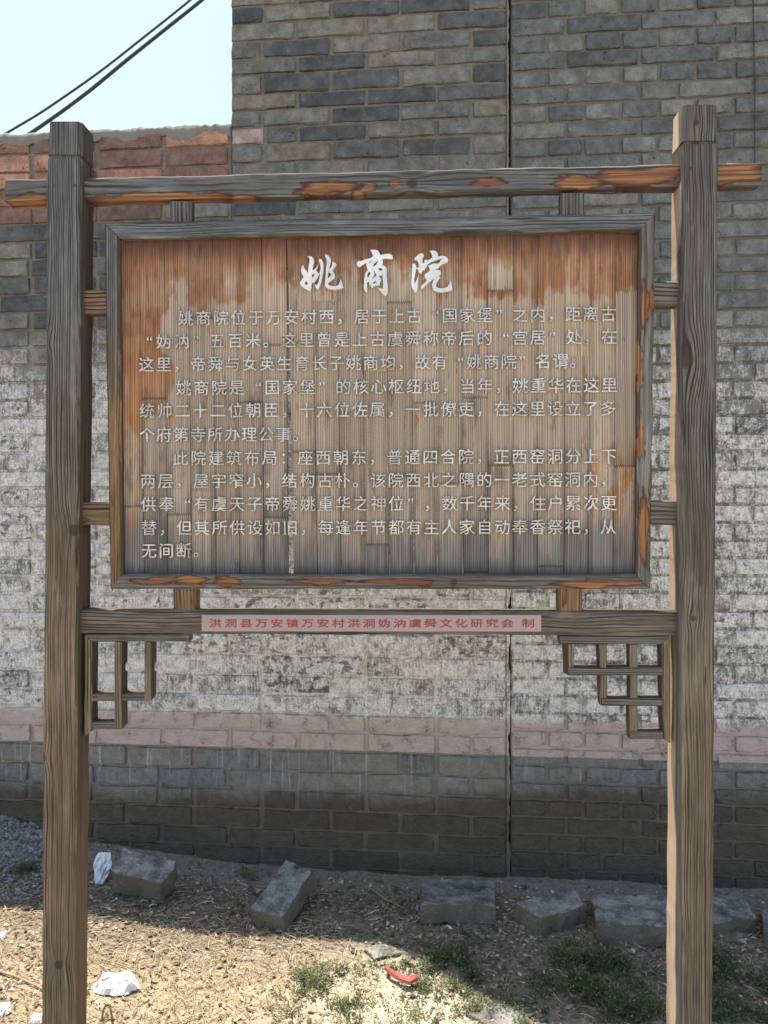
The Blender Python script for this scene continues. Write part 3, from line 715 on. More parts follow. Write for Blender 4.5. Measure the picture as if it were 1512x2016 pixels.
T2 = [([(580,215),(700,210),(810,235),(860,290),(895,385),(1000,370),(1180,345),(1260,370),(1310,440),(1300,515),(1200,500),(1060,490),(950,515),(985,590),(980,660),(950,705),(1040,750),(1105,820),(1110,1000),(1120,1200),(1140,1400),(1140,1600),(1085,1740),(1020,1700),(920,1590),(810,1450),(985,1510),(1000,1400),(985,1150),(980,1040),(840,1080),(920,1170),(915,1230),(890,1300),(885,1390),(670,1420),(650,1465),(600,1430),(550,1350),(530,1250),(460,1285),(460,1450),(470,1600),(420,1610),(375,1520),(370,1300),(385,1130),(410,1010),(450,930),(510,885),(455,760),(450,640),(350,680),(210,770),(150,730),(140,640),(170,580),(220,590),(400,530),(640,450),(660,400),(640,320)],
        [[(515,610),(660,565),(600,620),(545,650)],[(820,565),(810,640),(740,730),(655,780),(680,690),(750,610)],[(845,805),(930,810),(965,860),(955,905),(855,905)],[(675,890),(710,880),(730,960),(775,1030),(750,1080),(680,1140),(620,1190),(650,1120),(710,1040),(700,970)],[(650,1295),(760,1230),(770,1265),(700,1330),(655,1335)],[(530,915),(580,960),(560,1050),(490,1140),(470,1080),(480,990)]])]
T3 = [([(190,600),(250,600),(300,720),(280,800),(250,950),(230,1100),(245,1210),(300,1100),(365,950),(350,1080),(330,1250),(310,1420),(280,1470),(220,1400),(160,1280),(160,1050),(170,800)],[]),
      ([(240,450),(300,390),(400,310),(480,295),(515,350),(490,430),(475,520),(500,600),(530,580),(535,490),(640,500),(770,430),(765,330),(700,225),(800,215),(890,250),(930,310),(945,400),(1090,370),(1200,420),(1240,480),(1220,550),(1100,600),(980,680),(940,730),(860,780),(725,880),(850,800),(930,790),(1010,830),(1025,900),(960,960),(1000,1010),(940,1100),(880,1240),(900,1300),(1000,1335),(1150,1320),(1250,1260),(1310,1100),(1340,1200),(1360,1390),(1250,1420),(1000,1450),(860,1410),(780,1330),(765,1230),(800,1120),(840,1040),(780,1070),(650,1180),(520,1290),(455,1350),(440,1290),(530,1190),(630,1080),(570,1040),(550,920),(640,860),(700,800),(690,730),(655,670),(720,640),(830,600),(950,600),(1060,440),(850,510),(670,590),(590,690),(520,800),(490,780),(440,900),(390,870),(340,760),(290,715),(385,730),(380,690),(320,500),(250,480)],[])]
def brush_char(polys, ox, oy, k, mat):
    vsA, fsA = [], []
    cx, cz = SIGN.hit(ox + 45, oy + 55, PY - .004)
    for idx, (outl, holes) in enumerate(polys):
        c = bpy.data.curves.new('stroke', 'CURVE'); c.dimensions = '2D'; c.fill_mode = 'BOTH'; c.extrude = .0035 + idx * .0002; c.bevel_depth = .0007; c.bevel_resolution = 0; c.resolution_u = 3; c.offset = -.0003
        for pts in [outl] + holes:
            s = c.splines.new('BEZIER'); s.bezier_points.add(len(pts) - 1)
            for q, (a, b) in enumerate(pts):
                lx, lz = SIGN.hit(ox + a / k, oy + b / k, PY - .004); bp = s.bezier_points[q]; bp.co = (lx - cx, lz - cz, 0)
                n = len(pts); p0 = pts[q - 1]; p1 = pts[(q + 1) % n]
                v0 = Vector((a - p0[0], b - p0[1])).normalized(); v1 = Vector((p1[0] - a, p1[1] - b)).normalized()
                t = 'AUTO' if v0.dot(v1) > .45 else 'VECTOR'; bp.handle_left_type = t; bp.handle_right_type = t
            s.use_cyclic_u = True
        o = bpy.data.objects.new('stroke', c); COL.objects.link(o)
        me = bpy.data.meshes.new_from_object(o.evaluated_get(bpy.context.evaluated_depsgraph_get()))
        b0 = len(vsA); vsA += [(v.co.x, -v.co.z, v.co.y) for v in me.vertices]; fsA += [tuple(b0 + i for i in f.vertices) for f in me.polygons]
        bpy.data.objects.remove(o); bpy.data.curves.remove(c)
    o = link('title_character', mesh('title_character', vsA, fsA, mat), board, (cx, PY - .0035, cz)); return o
brush_char(T1, 580, 480, 13.745, m_title); brush_char(T2, 695, 480, 16.8, m_title); brush_char(T3, 800, 480, 15.12, m_title)

# name strip on the rail
def strip_mat():
    m = begin('pink_strip'); q = pos(); n = ns(q, 14., 4., .6); n2 = ns(xyz(sep(q)[0] * 200., 0., sep(q)[2] * 20.), 1., 2.)
    return finish(m, mix(n, (.27, .195, .20), (.38, .285, .295)), .5, n2, .0003, .5, spec=.4)
strip = hbar('name_strip', 397, 1065.5, 1210.5, 1243, 1211, 1243.5, .0155, .0024, strip_mat(), bev=.0004, jit=.0001)
m_redc = begin('red_lettering'); _n = ns(pos(), 60., 4., .6); finish(m_redc, mix(sm(.35, .75, _n), (.36, .045, .03), (.13, .035, .03)), .6, _n, .0003, .5)
RC = {}
txt = '洪洞县万安镇万安村洪洞妫汭虞舜文化研究会'
row = [(424 + (999 - 424) * i / (len(txt) - 1), ch) for i, ch in enumerate(txt)] + [(1040, '制')]
for px, ch in row:
    if ch not in RC: RC[ch] = text_mesh(ch, .030, .0002, .012, m_redc, 1.06, .76)
    lx, lz = SIGN.hit(px, 1227, .015); link('character', RC[ch], strip, (lx - strip.location.x, -.0002, lz - strip.location.z))

# ------------------------------------------------------------------ stone slabs at the wall's foot
def slab_mat():
    m = begin('old_grey_slab'); q = pos(); p = tc('Object'); r = orand(); n1 = ns(q, 14., 5., .62); n2 = ns(q, 110., 4., .7)
    nz = sep(V(NT.nodes.new('ShaderNodeNewGeometry').outputs['Normal']))[2]
    c = mix(r, (.135, .14, .14), (.215, .215, .20)); c = scl(c, sm(.3, .7, n1, .42, 1.6) * sm(.25, .75, n2, .6, 1.4))
    c = mix(sm(.56, .66, n1) * .5, c, (.22, .215, .20)); c = mix(sm(.64, .70, ns(q, 35., 3.)) * .5, c, (.30, .29, .26))
    c = mix(sm(.80, .60, nz) * .8, c, mix(n2, (.09, .075, .052), (.17, .145, .105)))        # broken edges keep the clay colour
    return finish(m, c, .93, n1 + n2 * .6, .010, 1., spec=.15)
m_slab = slab_mat()
def slab(label, corners, zs, th, seed):
    """corners: the four corners of the top face going round, each at its height"""
    P = [GG(x, y, z) for (x, y), z in zip(corners, zs)]
    c = sum(P, Vector()) / 4; nrm = (P[1] - P[0]).cross(P[3] - P[0]).normalized()
    if nrm.z < 0: nrm = -nrm
    N = 16; vs, fs = [], []; rnd = random.Random(seed)
    def bil(a, b): return P[0].lerp(P[1], a).lerp(P[3].lerp(P[2], a), b)
    for j in range(N + 1):
        for i in range(N + 1):
            a, b = i / N, j / N; q = bil(a, b)
            e = min(a, 1 - a, b, 1 - b); drop = .0025 if e == 0 else 0
            q = q - nrm * (drop + .0045 * (mnoise.noise(q * 26 + Vector((seed, 0, 0))) + .7 * mnoise.noise(q * 60) + .5 * mnoise.noise(q * 120)))
            if e == 0: q = q + (c - q).normalized() * (.004 + .022 * max(0, mnoise.noise(q * 17 + Vector((0, seed, 0)))))
            vs.append(q - c)
    for j in range(N):
        for i in range(N):
            a = j * (N + 1) + i; fs.append((a, a + 1, a + N + 2, a + N + 1))
    edge = [i for i in range(N + 1)] + [j * (N + 1) + N for j in range(1, N + 1)] + [N * (N + 1) + i for i in range(N - 1, -1, -1)] + [j * (N + 1) for j in range(N - 1, 0, -1)]
    prev = edge
    for k, dpt in enumerate((.35, .7, 1.)):
        cur = []
        for e in edge:
            q = vs[e] - nrm * th * dpt; q = q - Vector((q.x, q.y, 0)).normalized() * (.004 * rnd.random() - .003)
            cur.append(len(vs)); vs.append(q)
        for k2 in range(len(edge)): fs.append((prev[k2], prev[(k2 + 1) % len(edge)], cur[(k2 + 1) % len(edge)], cur[k2]))
        prev = cur
    fs.append(tuple(prev))
    o = link('stone_slab', fix_normals(mesh('stone_slab', vs, fs, m_slab)), None, c)
    return tag(o, label, 'stone slab', 'loose slabs lying along the foot of the wall')
slab('dark stone slab leaning against the wall beside the silvery wrapper, tipped towards the front', [(240, 1666), (357, 1696), (318, 1742), (213, 1718)], [.13, .115, .085, .09], .085, 1)
slab('narrow stone slab set slantwise, one end propped on the wall, in the gap left of the middle', [(563, 1690), (618, 1710), (556, 1808), (489, 1788)], [.12, .115, .06, .065], .06, 2)
slab('flat straight stone slab lying parallel to the wall just left of the vertical wall joint', [(828, 1727), (974, 1733), (978, 1784), (826, 1781)], [.06, .06, .065, .065], .06, 3)
slab('pointed stone slab turned askew, directly right of the vertical wall joint', [(1014, 1776), (1130, 1745), (1160, 1782), (1066, 1810)], [.065, .065, .062, .062], .062, 4)
slab('long pale grey stone slab whose right end disappears behind the right post', [(1161, 1757), (1330, 1762), (1336, 1826), (1168, 1820)], [.06, .06, .064, .064], .062, 5)
slab('pale grey stone slab with a slanting end, showing to the right of the right post', [(1350, 1765), (1462, 1757), (1492, 1808), (1385, 1822)], [.055, .055, .045, .045], .05, 6)
slab('grey stone slab cut off by the right picture edge', [(1496, 1782), (1600, 1776), (1610, 1840), (1502, 1830)], [.045, .045, .045, .045], .045, 7)
slab('flat worn stone half sunk in the earth beside the red plastic piece', [(715, 1866), (760, 1857), (795, 1876), (735, 1890)], [.012, .012, .012, .012], .02, 8)
slab('flat pale stone half buried in the sunlit soil at the bottom edge of the picture', [(905, 1995), (985, 1972), (1055, 1990), (1010, 2040)], [.012, .012, .012, .012], .02, 9)

# ------------------------------------------------------------------ gravel heap at the left
def gravel_mat():
    m = begin('crushed_stone'); r = island(); q = pos()
    return finish(m, scl(mix(r, (.10, .10, .10), (.24, .237, .23)), sm(.2, .8, ns(q, 150., 3.), .75, 1.25)), .9, ns(q, 200., 2.), .001, 1., spec=.2)
m_gravel = gravel_mat()
def pebble(vs, fs, c, r, rnd, flat=.7):
    k = len(vs); n = 5
    for zz, rr in ((-.5, .75), (.35, .9)):
        for i in range(n):
            a = 2 * math.pi * (i + rnd.random() * .5) / n
            vs.append(c + Vector((math.cos(a) * r * rr * rnd.uniform(.7, 1.2), math.sin(a) * r * rr * rnd.uniform(.7, 1.2), r * zz * flat * rnd.uniform(.7, 1.2))))
    vs.append(c + Vector((0, 0, r * flat * rnd.uniform(.7, 1.1)))); vs.append(c - Vector((0, 0, r * .6)))
    for i in range(n):
        j = (i + 1) % n; fs.append((k + i, k + j, k + n + j, k + n + i)); fs.append((k + n + i, k + n + j, k + 2 * n)); fs.append((k + j, k + i, k + 2 * n + 1))
def wall_y(x): return WALL.o.y + (x - WALL.o.x) * math.tan(WALL.yaw)
def heap_h(x, y):
    d = wall_y(x) - y; t = max(0., min(1., (-1.20 - x) / .38)); s = t * t * (3 - 2 * t)
    return ground_h(x, y) + s * max(0., .085 - .34 * d) + .008 * mnoise.noise(Vector((x * 14, y * 14, 2)))
def heap():
    rnd = random.Random(3); vs, fs = [], []
    for _ in range(9000):
        x = rnd.uniform(-2.6, -1.2) if rnd.random() < .4 else rnd.uniform(-1.75, -1.2); y = wall_y(x) - rnd.random() * .40
        if heap_h(x, y) - ground_h(x, y) < .006 and rnd.random() < .85: continue
        pebble(vs, fs, Vector((x, y, heap_h(x, y) + rnd.uniform(-.004, .004))), rnd.uniform(.0045, .0115), rnd, .8)
    nx, ny = 60, 30; b = len(vs)
    for j in range(ny + 1):
        for i in range(nx + 1):
            x = -2.7 + 1.55 * i / nx; y = wall_y(x) - .42 + .42 * j / ny; vs.append((x, y, heap_h(x, y) - .006))
    for j in range(ny):
        for i in range(nx): a = b + j * (nx + 1) + i; fs.append((a, a + 1, a + nx + 2, a + nx + 1))
    o = link('gravel_heap', mesh('gravel_heap', vs, fs, m_gravel)); o['kind'] = 'stuff'
    tag(o, 'grey crushed stone heaped against the yard wall at the far left', 'gravel')
heap()

# ------------------------------------------------------------------ litter, straw, pebbles
SUNY = lambda x: 2.42 if x < -.2 else 2.42 - (x + .2) * .85      # about where the wall's shade ends: more litter behind it
def rvec(rnd, t):
    a = rnd.uniform(0, 6.283); p = rnd.uniform(-t, t); return Vector((math.cos(a) * math.cos(p), math.sin(a) * math.cos(p), math.sin(p)))
def litter_mat():
    m = begin('dry_leaf_litter'); r = island(); n = ns(pos(), 80., 3.)
    c = ramp(r, [(0., (.07, .05, .032)), (.35, (.12, .09, .058)), (.6, (.22, .175, .125)), (.82, (.34, .29, .22)), (.9, (.50, .45, .37)), (.97, (.30, .30, .15)), (1., (.62, .58, .50))])
    return finish(m, scl(c, sm(.25, .75, n, .75, 1.25)), .85, n, .001, .6, spec=.2)
def straw_mat():
    m = begin('straw'); r = island()
    return finish(m, ramp(r, [(0., (.13, .09, .055)), (.4, (.30, .235, .155)), (1., (.50, .42, .30))]), .8, spec=.2)
m_litter, m_straw = litter_mat(), straw_mat()
def leaf(vs, fs, c, L, W, d, up, curl):
    d = d.normalized(); s = d.cross(up).normalized(); n = s.cross(d); k = len(vs)
    for t, w_ in ((0, .15), (.35, 1.), (.7, .8), (1., .08)):
        q = c + d * L * (t - .5) + n * curl * L * (t - .5) ** 2 * 2
        vs.append(q - s * W * w_ * .5 + n * W * .12); vs.append(q); vs.append(q + s * W * w_ * .5 + n * W * .12)
    for i in range(3):
        a = k + i * 3; fs.append((a, a + 1, a + 4, a + 3)); fs.append((a + 1, a + 2, a + 5, a + 4))
def litter():
    rnd = random.Random(11); vs, fs = [], []
    n = 0
    while n < 8500:
        x = rnd.uniform(-1.7, 1.6); y = rnd.uniform(1.75, 2.92)
        if y > wall_y(x) - .02: continue
        sun = y < SUNY(x); dens = mnoise.noise(Vector((x * 4, y * 4, 9))) * .5 + .5
        left = max(0., min(1., (-.05 - x) / .5))
        p = (.12 + .6 * left) if sun else .95
        if wall_y(x) - y < .14: p *= .3
        if rnd.random() > p * (.35 + .9 * dens): continue
        n += 1
        L = rnd.uniform(.007, .020) * (1.6 if rnd.random() < .12 else 1)
        up = (Vector((0, 0, 1)) + rvec(rnd, 1.) * .55).normalized()
        leaf(vs, fs, Vector((x, y, ground_h(x, y) + rnd.uniform(.001, .007))), L, L * rnd.uniform(.3, .65), rvec(rnd, .3), up, rnd.uniform(-.8, .8))
    o = link('leaf_litter', mesh('leaf_litter', vs, fs, m_litter)); o['kind'] = 'stuff'; tag(o, 'dry leaf litter scattered over the ground by the wall', 'leaf litter')
    vs, fs = [], []; n = 0
    while n < 9000:
        x = rnd.uniform(-1.7, 1.6); y = rnd.uniform(1.75, 2.9)
        if y > wall_y(x) - .03: continue
        left = max(0., min(1., (.0 - x) / .4)); p = .12 + .88 * left if y < SUNY(x) + .1 else .14
        if wall_y(x) - y < .16: p *= .25
        if rnd.random() > p * (.3 + .9 * (mnoise.noise(Vector((x * 5, y * 5, 21))) * .5 + .5)): continue
        n += 1
        d = rvec(rnd, .25); L = rnd.uniform(.012, .05) * (1.8 if rnd.random() < .05 else 1); s = Vector((-d.y, d.x, 0)); b = rnd.uniform(-.35, .35); r = rnd.uniform(.0004, .0011)
        c = Vector((x, y, ground_h(x, y) + rnd.uniform(.001, .008))); k = len(vs)
        for t in (-.5, -.15, .2, .5):
            q = c + d * L * t + s * b * L * (t * t) * 2 + Vector((0, 0, .002 * (1 - 4 * t * t)))
            vs += [q - s * r, q + Vector((0, 0, r)), q + s * r]
        for i in range(3):
            a = k + i * 3; fs += [(a, a + 1, a + 4, a + 3), (a + 1, a + 2, a + 5, a + 4)]
    o = link('dry_straw', mesh('dry_straw', vs, fs, m_straw)); o['kind'] = 'stuff'; tag(o, 'dry straw and grass stalks strewn over the sandy soil', 'straw')
    vs, fs = [], []; 
    for _ in range(3200):
        x = rnd.uniform(-1.7, 1.6); y = rnd.uniform(1.75, 2.85)
        if y > wall_y(x) - .02: continue
        r = .0018 + .0055 * rnd.random() ** 4
        pebble(vs, fs, Vector((x, y, ground_h(x, y) + r * .25)), r, rnd)
    m = begin('pebbles'); rr = island(); finish(m, ramp(rr, [(0., (.16, .14, .11)), (.5, (.30, .26, .20)), (.85, (.42, .39, .33)), (1., (.62, .60, .56))]), .9, spec=.2)
    o = link('pebbles', mesh('pebbles', vs, fs, m)); o['kind'] = 'stuff'; tag(o, 'small pebbles and crumbs of earth on the ground', 'pebbles')
litter()

# ------------------------------------------------------------------ weeds
def weed_mat(name, stops):
    m = begin(name); r = island()
    p = NT.nodes.new('ShaderNodeBsdfPrincipled'); c = ramp(r, stops); put(p, 'Base Color', c); put(p, 'Roughness', .6); put(p, 'Specular IOR Level', .3)
    t = NT.nodes.new('ShaderNodeBsdfTranslucent'); put(t, 0, c); a = NT.nodes.new('ShaderNodeMixShader'); a.inputs[0].default_value = .3
    NT.links.new(p.outputs[0], a.inputs[1]); NT.links.new(t.outputs[0], a.inputs[2])
    o = NT.nodes.new('ShaderNodeOutputMaterial'); NT.links.new(a.outputs[0], o.inputs[0]); return m
WS = [(0., (.04, .06, .028)), (.5, (.07, .10, .042)), (.85, (.13, .17, .07)), (1., (.26, .26, .14))]
m_weed = weed_mat('weed_leaves', WS)
def tuft(vs, fs, x, y, rnd, h, nl):
    g = ground_h(x, y)
    for _ in range(nl):
        a = rnd.uniform(0, 6.283); hh = h * rnd.uniform(.15, 1.); R = rnd.uniform(.1, 1.) * h * .8
        c = Vector((x + math.cos(a) * R, y + math.sin(a) * R, g + hh)); L = rnd.uniform(.005, .012)
        d = Vector((math.cos(a + rnd.uniform(-1, 1)), math.sin(a + rnd.uniform(-1, 1)), rnd.uniform(-.1, 1.2)))
        up = (Vector((0, 0, 1)) + rvec(rnd, 1.) * .6).normalized(); d = d.normalized(); s = d.cross(up).normalized(); k = len(vs); W = L * rnd.uniform(.3, .5)
        vs += [c, c + d * L * .5 + s * W * .5, c + d * L, c + d * L * .5 - s * W * .5]; fs.append((k, k + 1, k + 2, k + 3))
    for _ in range(max(2, nl // 9)):
        a = rnd.uniform(0, 6.283); q = Vector((x, y, g)); e = Vector((x + math.cos(a) * h * .8, y + math.sin(a) * h * .8, g + h * rnd.uniform(.4, 1.))); k = len(vs); s = Vector((-math.sin(a), math.cos(a), 0)) * .0006
        vs += [q - s, q + s, e + s, e - s]; fs.append((k, k + 1, k + 2, k + 3))
def weeds():
    rnd = random.Random(5)
    def patch(label, blobs, n, cat='weeds'):
        vs, fs = [], []
        for _ in range(n):
            (px, py, rx, ry) = rnd.choice(blobs); a = rnd.uniform(0, 6.283); r = rnd.random() ** .6
            p = GG(px + rx * r * math.cos(a), py + ry * r * math.sin(a))
            if p.y > wall_y(p.x) - .02: continue
            if mnoise.noise(Vector((p.x * 9, p.y * 9, 3))) + .5 * mnoise.noise(Vector((p.x * 31, p.y * 31, 3))) + rnd.uniform(-.6, .4) < .0: continue
            tuft(vs, fs, p.x, p.y, rnd, rnd.uniform(.008, .036) , rnd.randint(10, 34))
        o = link('ground_weeds', mesh('ground_weeds', vs, fs, m_weed)); o['kind'] = 'stuff'; tag(o, label, cat)
    patch('low green weeds growing in the sun in front of the wall joint', [(880, 1930, 75, 40), (720, 1950, 140, 60), (640, 1925, 60, 30), (800, 1985, 150, 45), (880, 1900, 50, 25), (700, 2020, 150, 50), (620, 1985, 90, 50), (850, 1960, 110, 50), (1000, 1990, 90, 35)], 900)
    patch('dense low green weeds growing in the shade by the right post', [(1150, 1935, 110, 45), (1230, 1965, 120, 60), (1450, 1960, 90, 70), (1300, 2010, 150, 50), (1160, 1890, 80, 30), (1390, 1900, 60, 40), (1560, 2000, 120, 60)], 1700)
    patch('thin green weeds sprouting between the slabs and the litter', [(505, 1722, 28, 16), (860, 1870, 60, 18), (740, 1790, 70, 25), (945, 1850, 70, 22), (860, 1895, 70, 22), (50, 1715, 30, 8)], 190)
    # separate sprouts
    spots = [((455, 1862), .035, 'pair of thin green blades sprouting at the edge of the shade, the left one'), ((482, 1866), .032, 'thin green blades sprouting at the edge of the shade, right of a similar pair'),
             ((1060, 1822), .045, 'small leafy seedling growing in front of the pointed slab'), ((780, 1760), .03, 'narrow green sprout left of the flat straight slab'), ((895, 1905), .04, 'taller leafy sprout standing above the sunlit weeds')]
    for (px, py), h, lab in spots:
        p = GG(px, py); vs, fs = [], []
        for k in range(9):
            a = rnd.uniform(0, 6.283); c = Vector((math.cos(a) * h * .25, math.sin(a) * h * .25, h * rnd.uniform(.3, .9)))
            leaf(vs, fs, c, h * rnd.uniform(.45, .7), h * rnd.uniform(.1, .22), Vector((math.cos(a), math.sin(a), rnd.uniform(.3, 1.6))), Vector((0, 0, 1)) + rvec(rnd, 1) * .1, -.5)
        k = len(vs); vs += [(-.0008, 0, -.004), (.0008, 0, -.004), (.0006, 0, h * .8), (-.0006, 0, h * .8), (0, .0008, -.004), (0, -.0008, -.004), (0, -.0006, h * .8), (0, .0006, h * .8)]; fs += [(k, k + 1, k + 2, k + 3), (k + 4, k + 5, k + 6, k + 7)]
        o = link('sprout', mesh('sprout', vs, fs, m_weed), None, (p.x, p.y, ground_h(p.x, p.y))); tag(o, lab, 'sprout', 'sprouts on the bare earth')
weeds()

# ------------------------------------------------------------------ scraps, twigs, cables
def plain(name, c0, c1, rough=.6, scale=60., metal=0.):
    m = begin(name); n = ns(tc('Object'), scale, 3.); return finish(m, mix(n, c0, c1), rough, n, .001, .5, metal=metal)
m_paper = plain('white_paper', (.62, .61, .60), (.82, .81, .80), .8); m_foil = plain('silvery_wrapper', (.38, .42, .45), (.62, .66, .68), .4, 90., .3)
m_redp = plain('red_plastic', (.40, .075, .065), (.52, .19, .16), .45); m_twig = plain('bare_twig', (.18, .13, .085), (.36, .28, .2), .9, 120.)
m_cable = plain('black_cable', (.03, .035, .04), (.05, .055, .06), .7)
def crumple(name, px, py, rx, ry, hz, mat, label, cat, seed, mat2=None):
    c = GG(px, py); rnd = random.Random(seed); N = 14; vs, fs = [], []
    for j in range(N + 1):
        for i in range(N + 1):
            a = i / N * 2 - 1; b = j / N * 2 - 1; k = 1 - .22 * abs(mnoise.noise(Vector((a * 2, b * 2, seed)))) * 2
            # square to blob
            xx = a * math.sqrt(1 - b * b / 2) * k; yy = b * math.sqrt(1 - a * a / 2) * k
            e = max(0., 1 - max(abs(a), abs(b)))
            z = hz * (min(1, e * 3) * (.55 + .9 * mnoise.voronoi(Vector((a * 1.7, b * 1.7, seed)))[0][0] * 1.0 - .25 * mnoise.noise(Vector((a * 4, b * 4, seed)))) ) + .002
            vs.append((xx * rx + .1 * rx * mnoise.noise(Vector((b * 4, a * 4, seed))), yy * ry, z))
    for j in range(N):
        for i in range(N):
            a = j * (N + 1) + i; fs.append((a, a + 1, a + N + 2, a + N + 1))
    me = mesh(name, vs, fs, mat)
    if mat2:
        me.materials.append(mat2)
        for f in me.polygons:
            if mnoise.noise(Vector((f.center.x * 40, f.center.y * 40, 1))) > .30: f.material_index = 1
    o = link(name, me, None, (c.x, c.y, ground_h(c.x, c.y))); tag(o, label, cat); return o
crumple('crumpled_paper', 228, 1945, .072, .038, .030, m_paper, 'crumpled white paper with reddish spots on the straw right of the left post', 'paper scrap', 3.1, m_redp)
crumple('paper_scrap', 4, 1846, .016, .018, .012, m_paper, 'small white paper scrap at the left picture edge in the sun', 'paper scrap', 5.1)
crumple('paper_scrap', 6, 1992, .024, .022, .014, m_paper, 'white paper scrap in the bottom left corner', 'paper scrap', 6.1)
crumple('paper_scrap', 72, 2012, .020, .018, .014, m_paper, 'white paper scrap at the bottom beside the left post', 'paper scrap', 7.1)
# silvery wrapper leaning up beside the first slab
def wrapper():
    c = GG(197, 1738, .0); vs, fs = [], []; N = 8
    for j in range(N + 1):
        for i in range(N + 1):
            a = i / N * 2 - 1; b = j / N; wd = .034 * (1 - abs(b - .6) * .9)
            f = abs(mnoise.noise(Vector((a * 2.2, b * 2.5, 4)))) * .022
            vs.append((a * wd + .006 * mnoise.noise(Vector((b * 3, 2, a))), b * .045 - f, b * .092 + .004 * mnoise.noise(Vector((a * 3, b * 3, 8)))))
    for j in range(N):
        for i in range(N): a = j * (N + 1) + i; fs.append((a, a + 1, a + N + 2, a + N + 1))
    o = link('crushed_wrapper', mesh('crushed_wrapper', vs, fs, m_foil), None, (c.x, c.y, ground_h(c.x, c.y) - .002)); tag(o, 'crushed silvery wrapper standing between the left post and the leaning slab', 'wrapper')
wrapper()
def tube(name, pts, r, mat, label, cat, parent=None, n=7, taper=1., group=None, smooth=True):
    vs, fs = [], []; pts = [Vector(p) for p in pts]
    # smooth the path
    Q = []
    for i in range(len(pts) - 1):
        p0 = pts[max(0, i - 1)]; p1 = pts[i]; p2 = pts[i + 1]; p3 = pts[min(len(pts) - 1, i + 2)]
        for s in range(5):
            t = s / 5; Q.append(.5 * ((2 * p1) + (p2 - p0) * t + (2 * p0 - 5 * p1 + 4 * p2 - p3) * t * t + (3 * p1 - p0 - 3 * p2 + p3) * t ** 3))
    Q.append(pts[-1])
    for i, q in enumerate(Q):
        d = (Q[min(i + 1, len(Q) - 1)] - Q[max(i - 1, 0)]).normalized(); a = d.cross(Vector((0, 0, 1))); a = a.normalized() if a.length > .01 else Vector((1, 0, 0)); b = d.cross(a); rr = r * (1 + (taper - 1) * i / len(Q))
        for k in range(n): t = 2 * math.pi * k / n; vs.append(q + a * rr * math.cos(t) + b * rr * math.sin(t))
    for i in range(len(Q) - 1):
        for k in range(n): k2 = (k + 1) % n; fs.append((i * n + k, i * n + k2, (i + 1) * n + k2, (i + 1) * n + k))
    fs.append(tuple(range(n))[::-1]); fs.append(tuple((len(Q) - 1) * n + k for k in range(n)))
    o = link(name, mesh(name, vs, fs, mat, smooth)); 
    if label: tag(o, label, cat, group)
    return o
# red plastic: a curved broken strip
def redpiece():
    pts = [(758, 1903), (772, 1914), (788, 1924), (806, 1929), (821, 1922)]; vs, fs = [], []
    for i, (x, y) in enumerate(pts):
        p = G(x, y, .022); w_ = (.009, .010, .0115, .014, .010)[i]
        for (dy, dz) in ((w_, .006), (w_ * .4, -.002), (-w_ * .5, -.001), (-w_, .008), (-w_, -.003), (w_, -.010)): vs.append((p.x, p.y + dy, p.z + dz - .004))
    for i in range(4):
        for k in range(6): a = i * 6 + k; b = i * 6 + (k + 1) % 6; fs.append((a, b, b + 6, a + 6))
    fs += [tuple(range(6)), tuple(range(24, 30))]
    o = link('plastic_scrap', fix_normals(mesh('plastic_scrap', vs, fs, m_redp)));  tag(o, 'broken curved piece of red plastic lying at the edge of the sunlit weeds', 'plastic scrap')
redpiece()
def gp(px, py, z=.008): return GG(px, py, z)
tube('twig', [gp(-40, 1893), gp(0, 1912), gp(40, 1926), gp(80, 1945), gp(110, 1962)], .0042, m_twig, 'pale bare branch lying in the sun and passing behind the left post', 'twig', taper=.6, group='twigs on the ground')
tube('twig', [gp(180, 1832), gp(205, 1838), gp(240, 1844), gp(262, 1850)], .0016, m_twig, 'short twig lying right of the left post near the edge of the shade', 'twig', group='twigs on the ground')
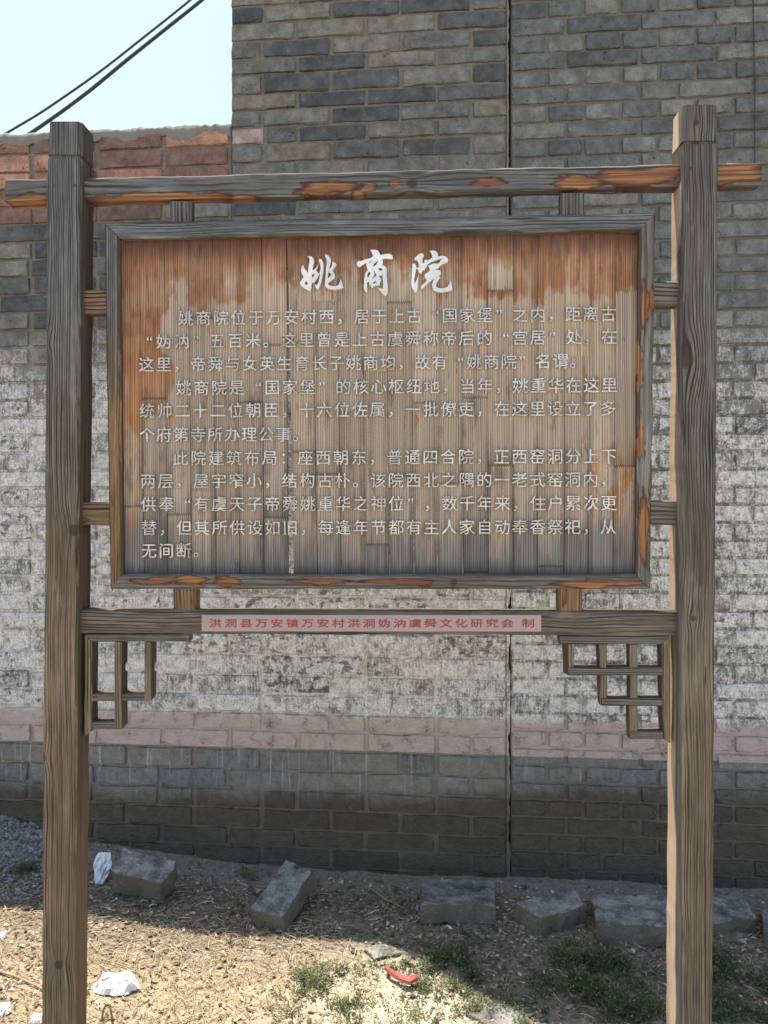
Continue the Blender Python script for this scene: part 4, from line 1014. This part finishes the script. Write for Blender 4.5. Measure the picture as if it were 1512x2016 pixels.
tube('twig', [gp(190, 1885), gp(225, 1895), gp(262, 1908), gp(285, 1925)], .0018, m_twig, 'thin twig lying just behind the crumpled white paper', 'twig', group='twigs on the ground')
tube('twig', [gp(200, 2010), gp(205, 1985, .03), gp(215, 1980, .034), gp(222, 2010, .01)], .0028, plain('dark_twig', (.03, .025, .02), (.09, .07, .055), .9), 'dark bent twig arching up at the bottom beside the left post', 'twig', group='twigs on the ground')
tube('twig', [gp(900, 1812, .02), gp(903, 1835), gp(898, 1865)], .0016, m_twig, 'short straight twig pointing away from the flat straight slab', 'twig', group='twigs on the ground')
tube('twig', [gp(725, 1745, .03), gp(760, 1770, .02), gp(800, 1790, .01)], .0016, m_twig, 'thin dark twig left of the flat straight slab', 'twig', group='twigs on the ground')
def sky_pt(px, py, Y): return Vector(((px - CX) / F * Y, Y, EYE + (HY - py) / F * Y))
tube('overhead_cable', [sky_pt(-260, 430, 6.2), sky_pt(-60, 305, 6.4), sky_pt(40, 246, 6.5), sky_pt(92, 214, 6.5), sky_pt(195, 142, 6.6), sky_pt(282, 74, 6.7), sky_pt(378, -3, 6.8), sky_pt(520, -125, 7.), sky_pt(700, -290, 7.2)], .0105, m_cable, 'thinner upper one of two black overhead cables crossing the sky', 'cable', group='overhead cables')
tube('overhead_cable', [sky_pt(-220, 455, 5.9), sky_pt(0, 303, 6.), sky_pt(104, 232, 6.1), sky_pt(182, 174, 6.2), sky_pt(251, 117, 6.2), sky_pt(327, 56, 6.3), sky_pt(402, -4, 6.4), sky_pt(540, -118, 6.6), sky_pt(720, -270, 6.8)], .0155, m_cable, 'thicker lower one of two black overhead cables crossing the sky', 'cable', group='overhead cables')
def wallpt(px, py, off=.012):
    u, v = WALL.hit(px, py); return WALL.o + WALL.r * u - WALL.n * off + Vector((0, 0, v))
tube('hanging_wire', [wallpt(1480, -400), wallpt(1480, -60), wallpt(1481, 60), wallpt(1483.5, 160), wallpt(1483.5, 250), wallpt(1483, 335)], .0026, m_cable, 'thin black wire hanging down the brick building at the right', 'wire')
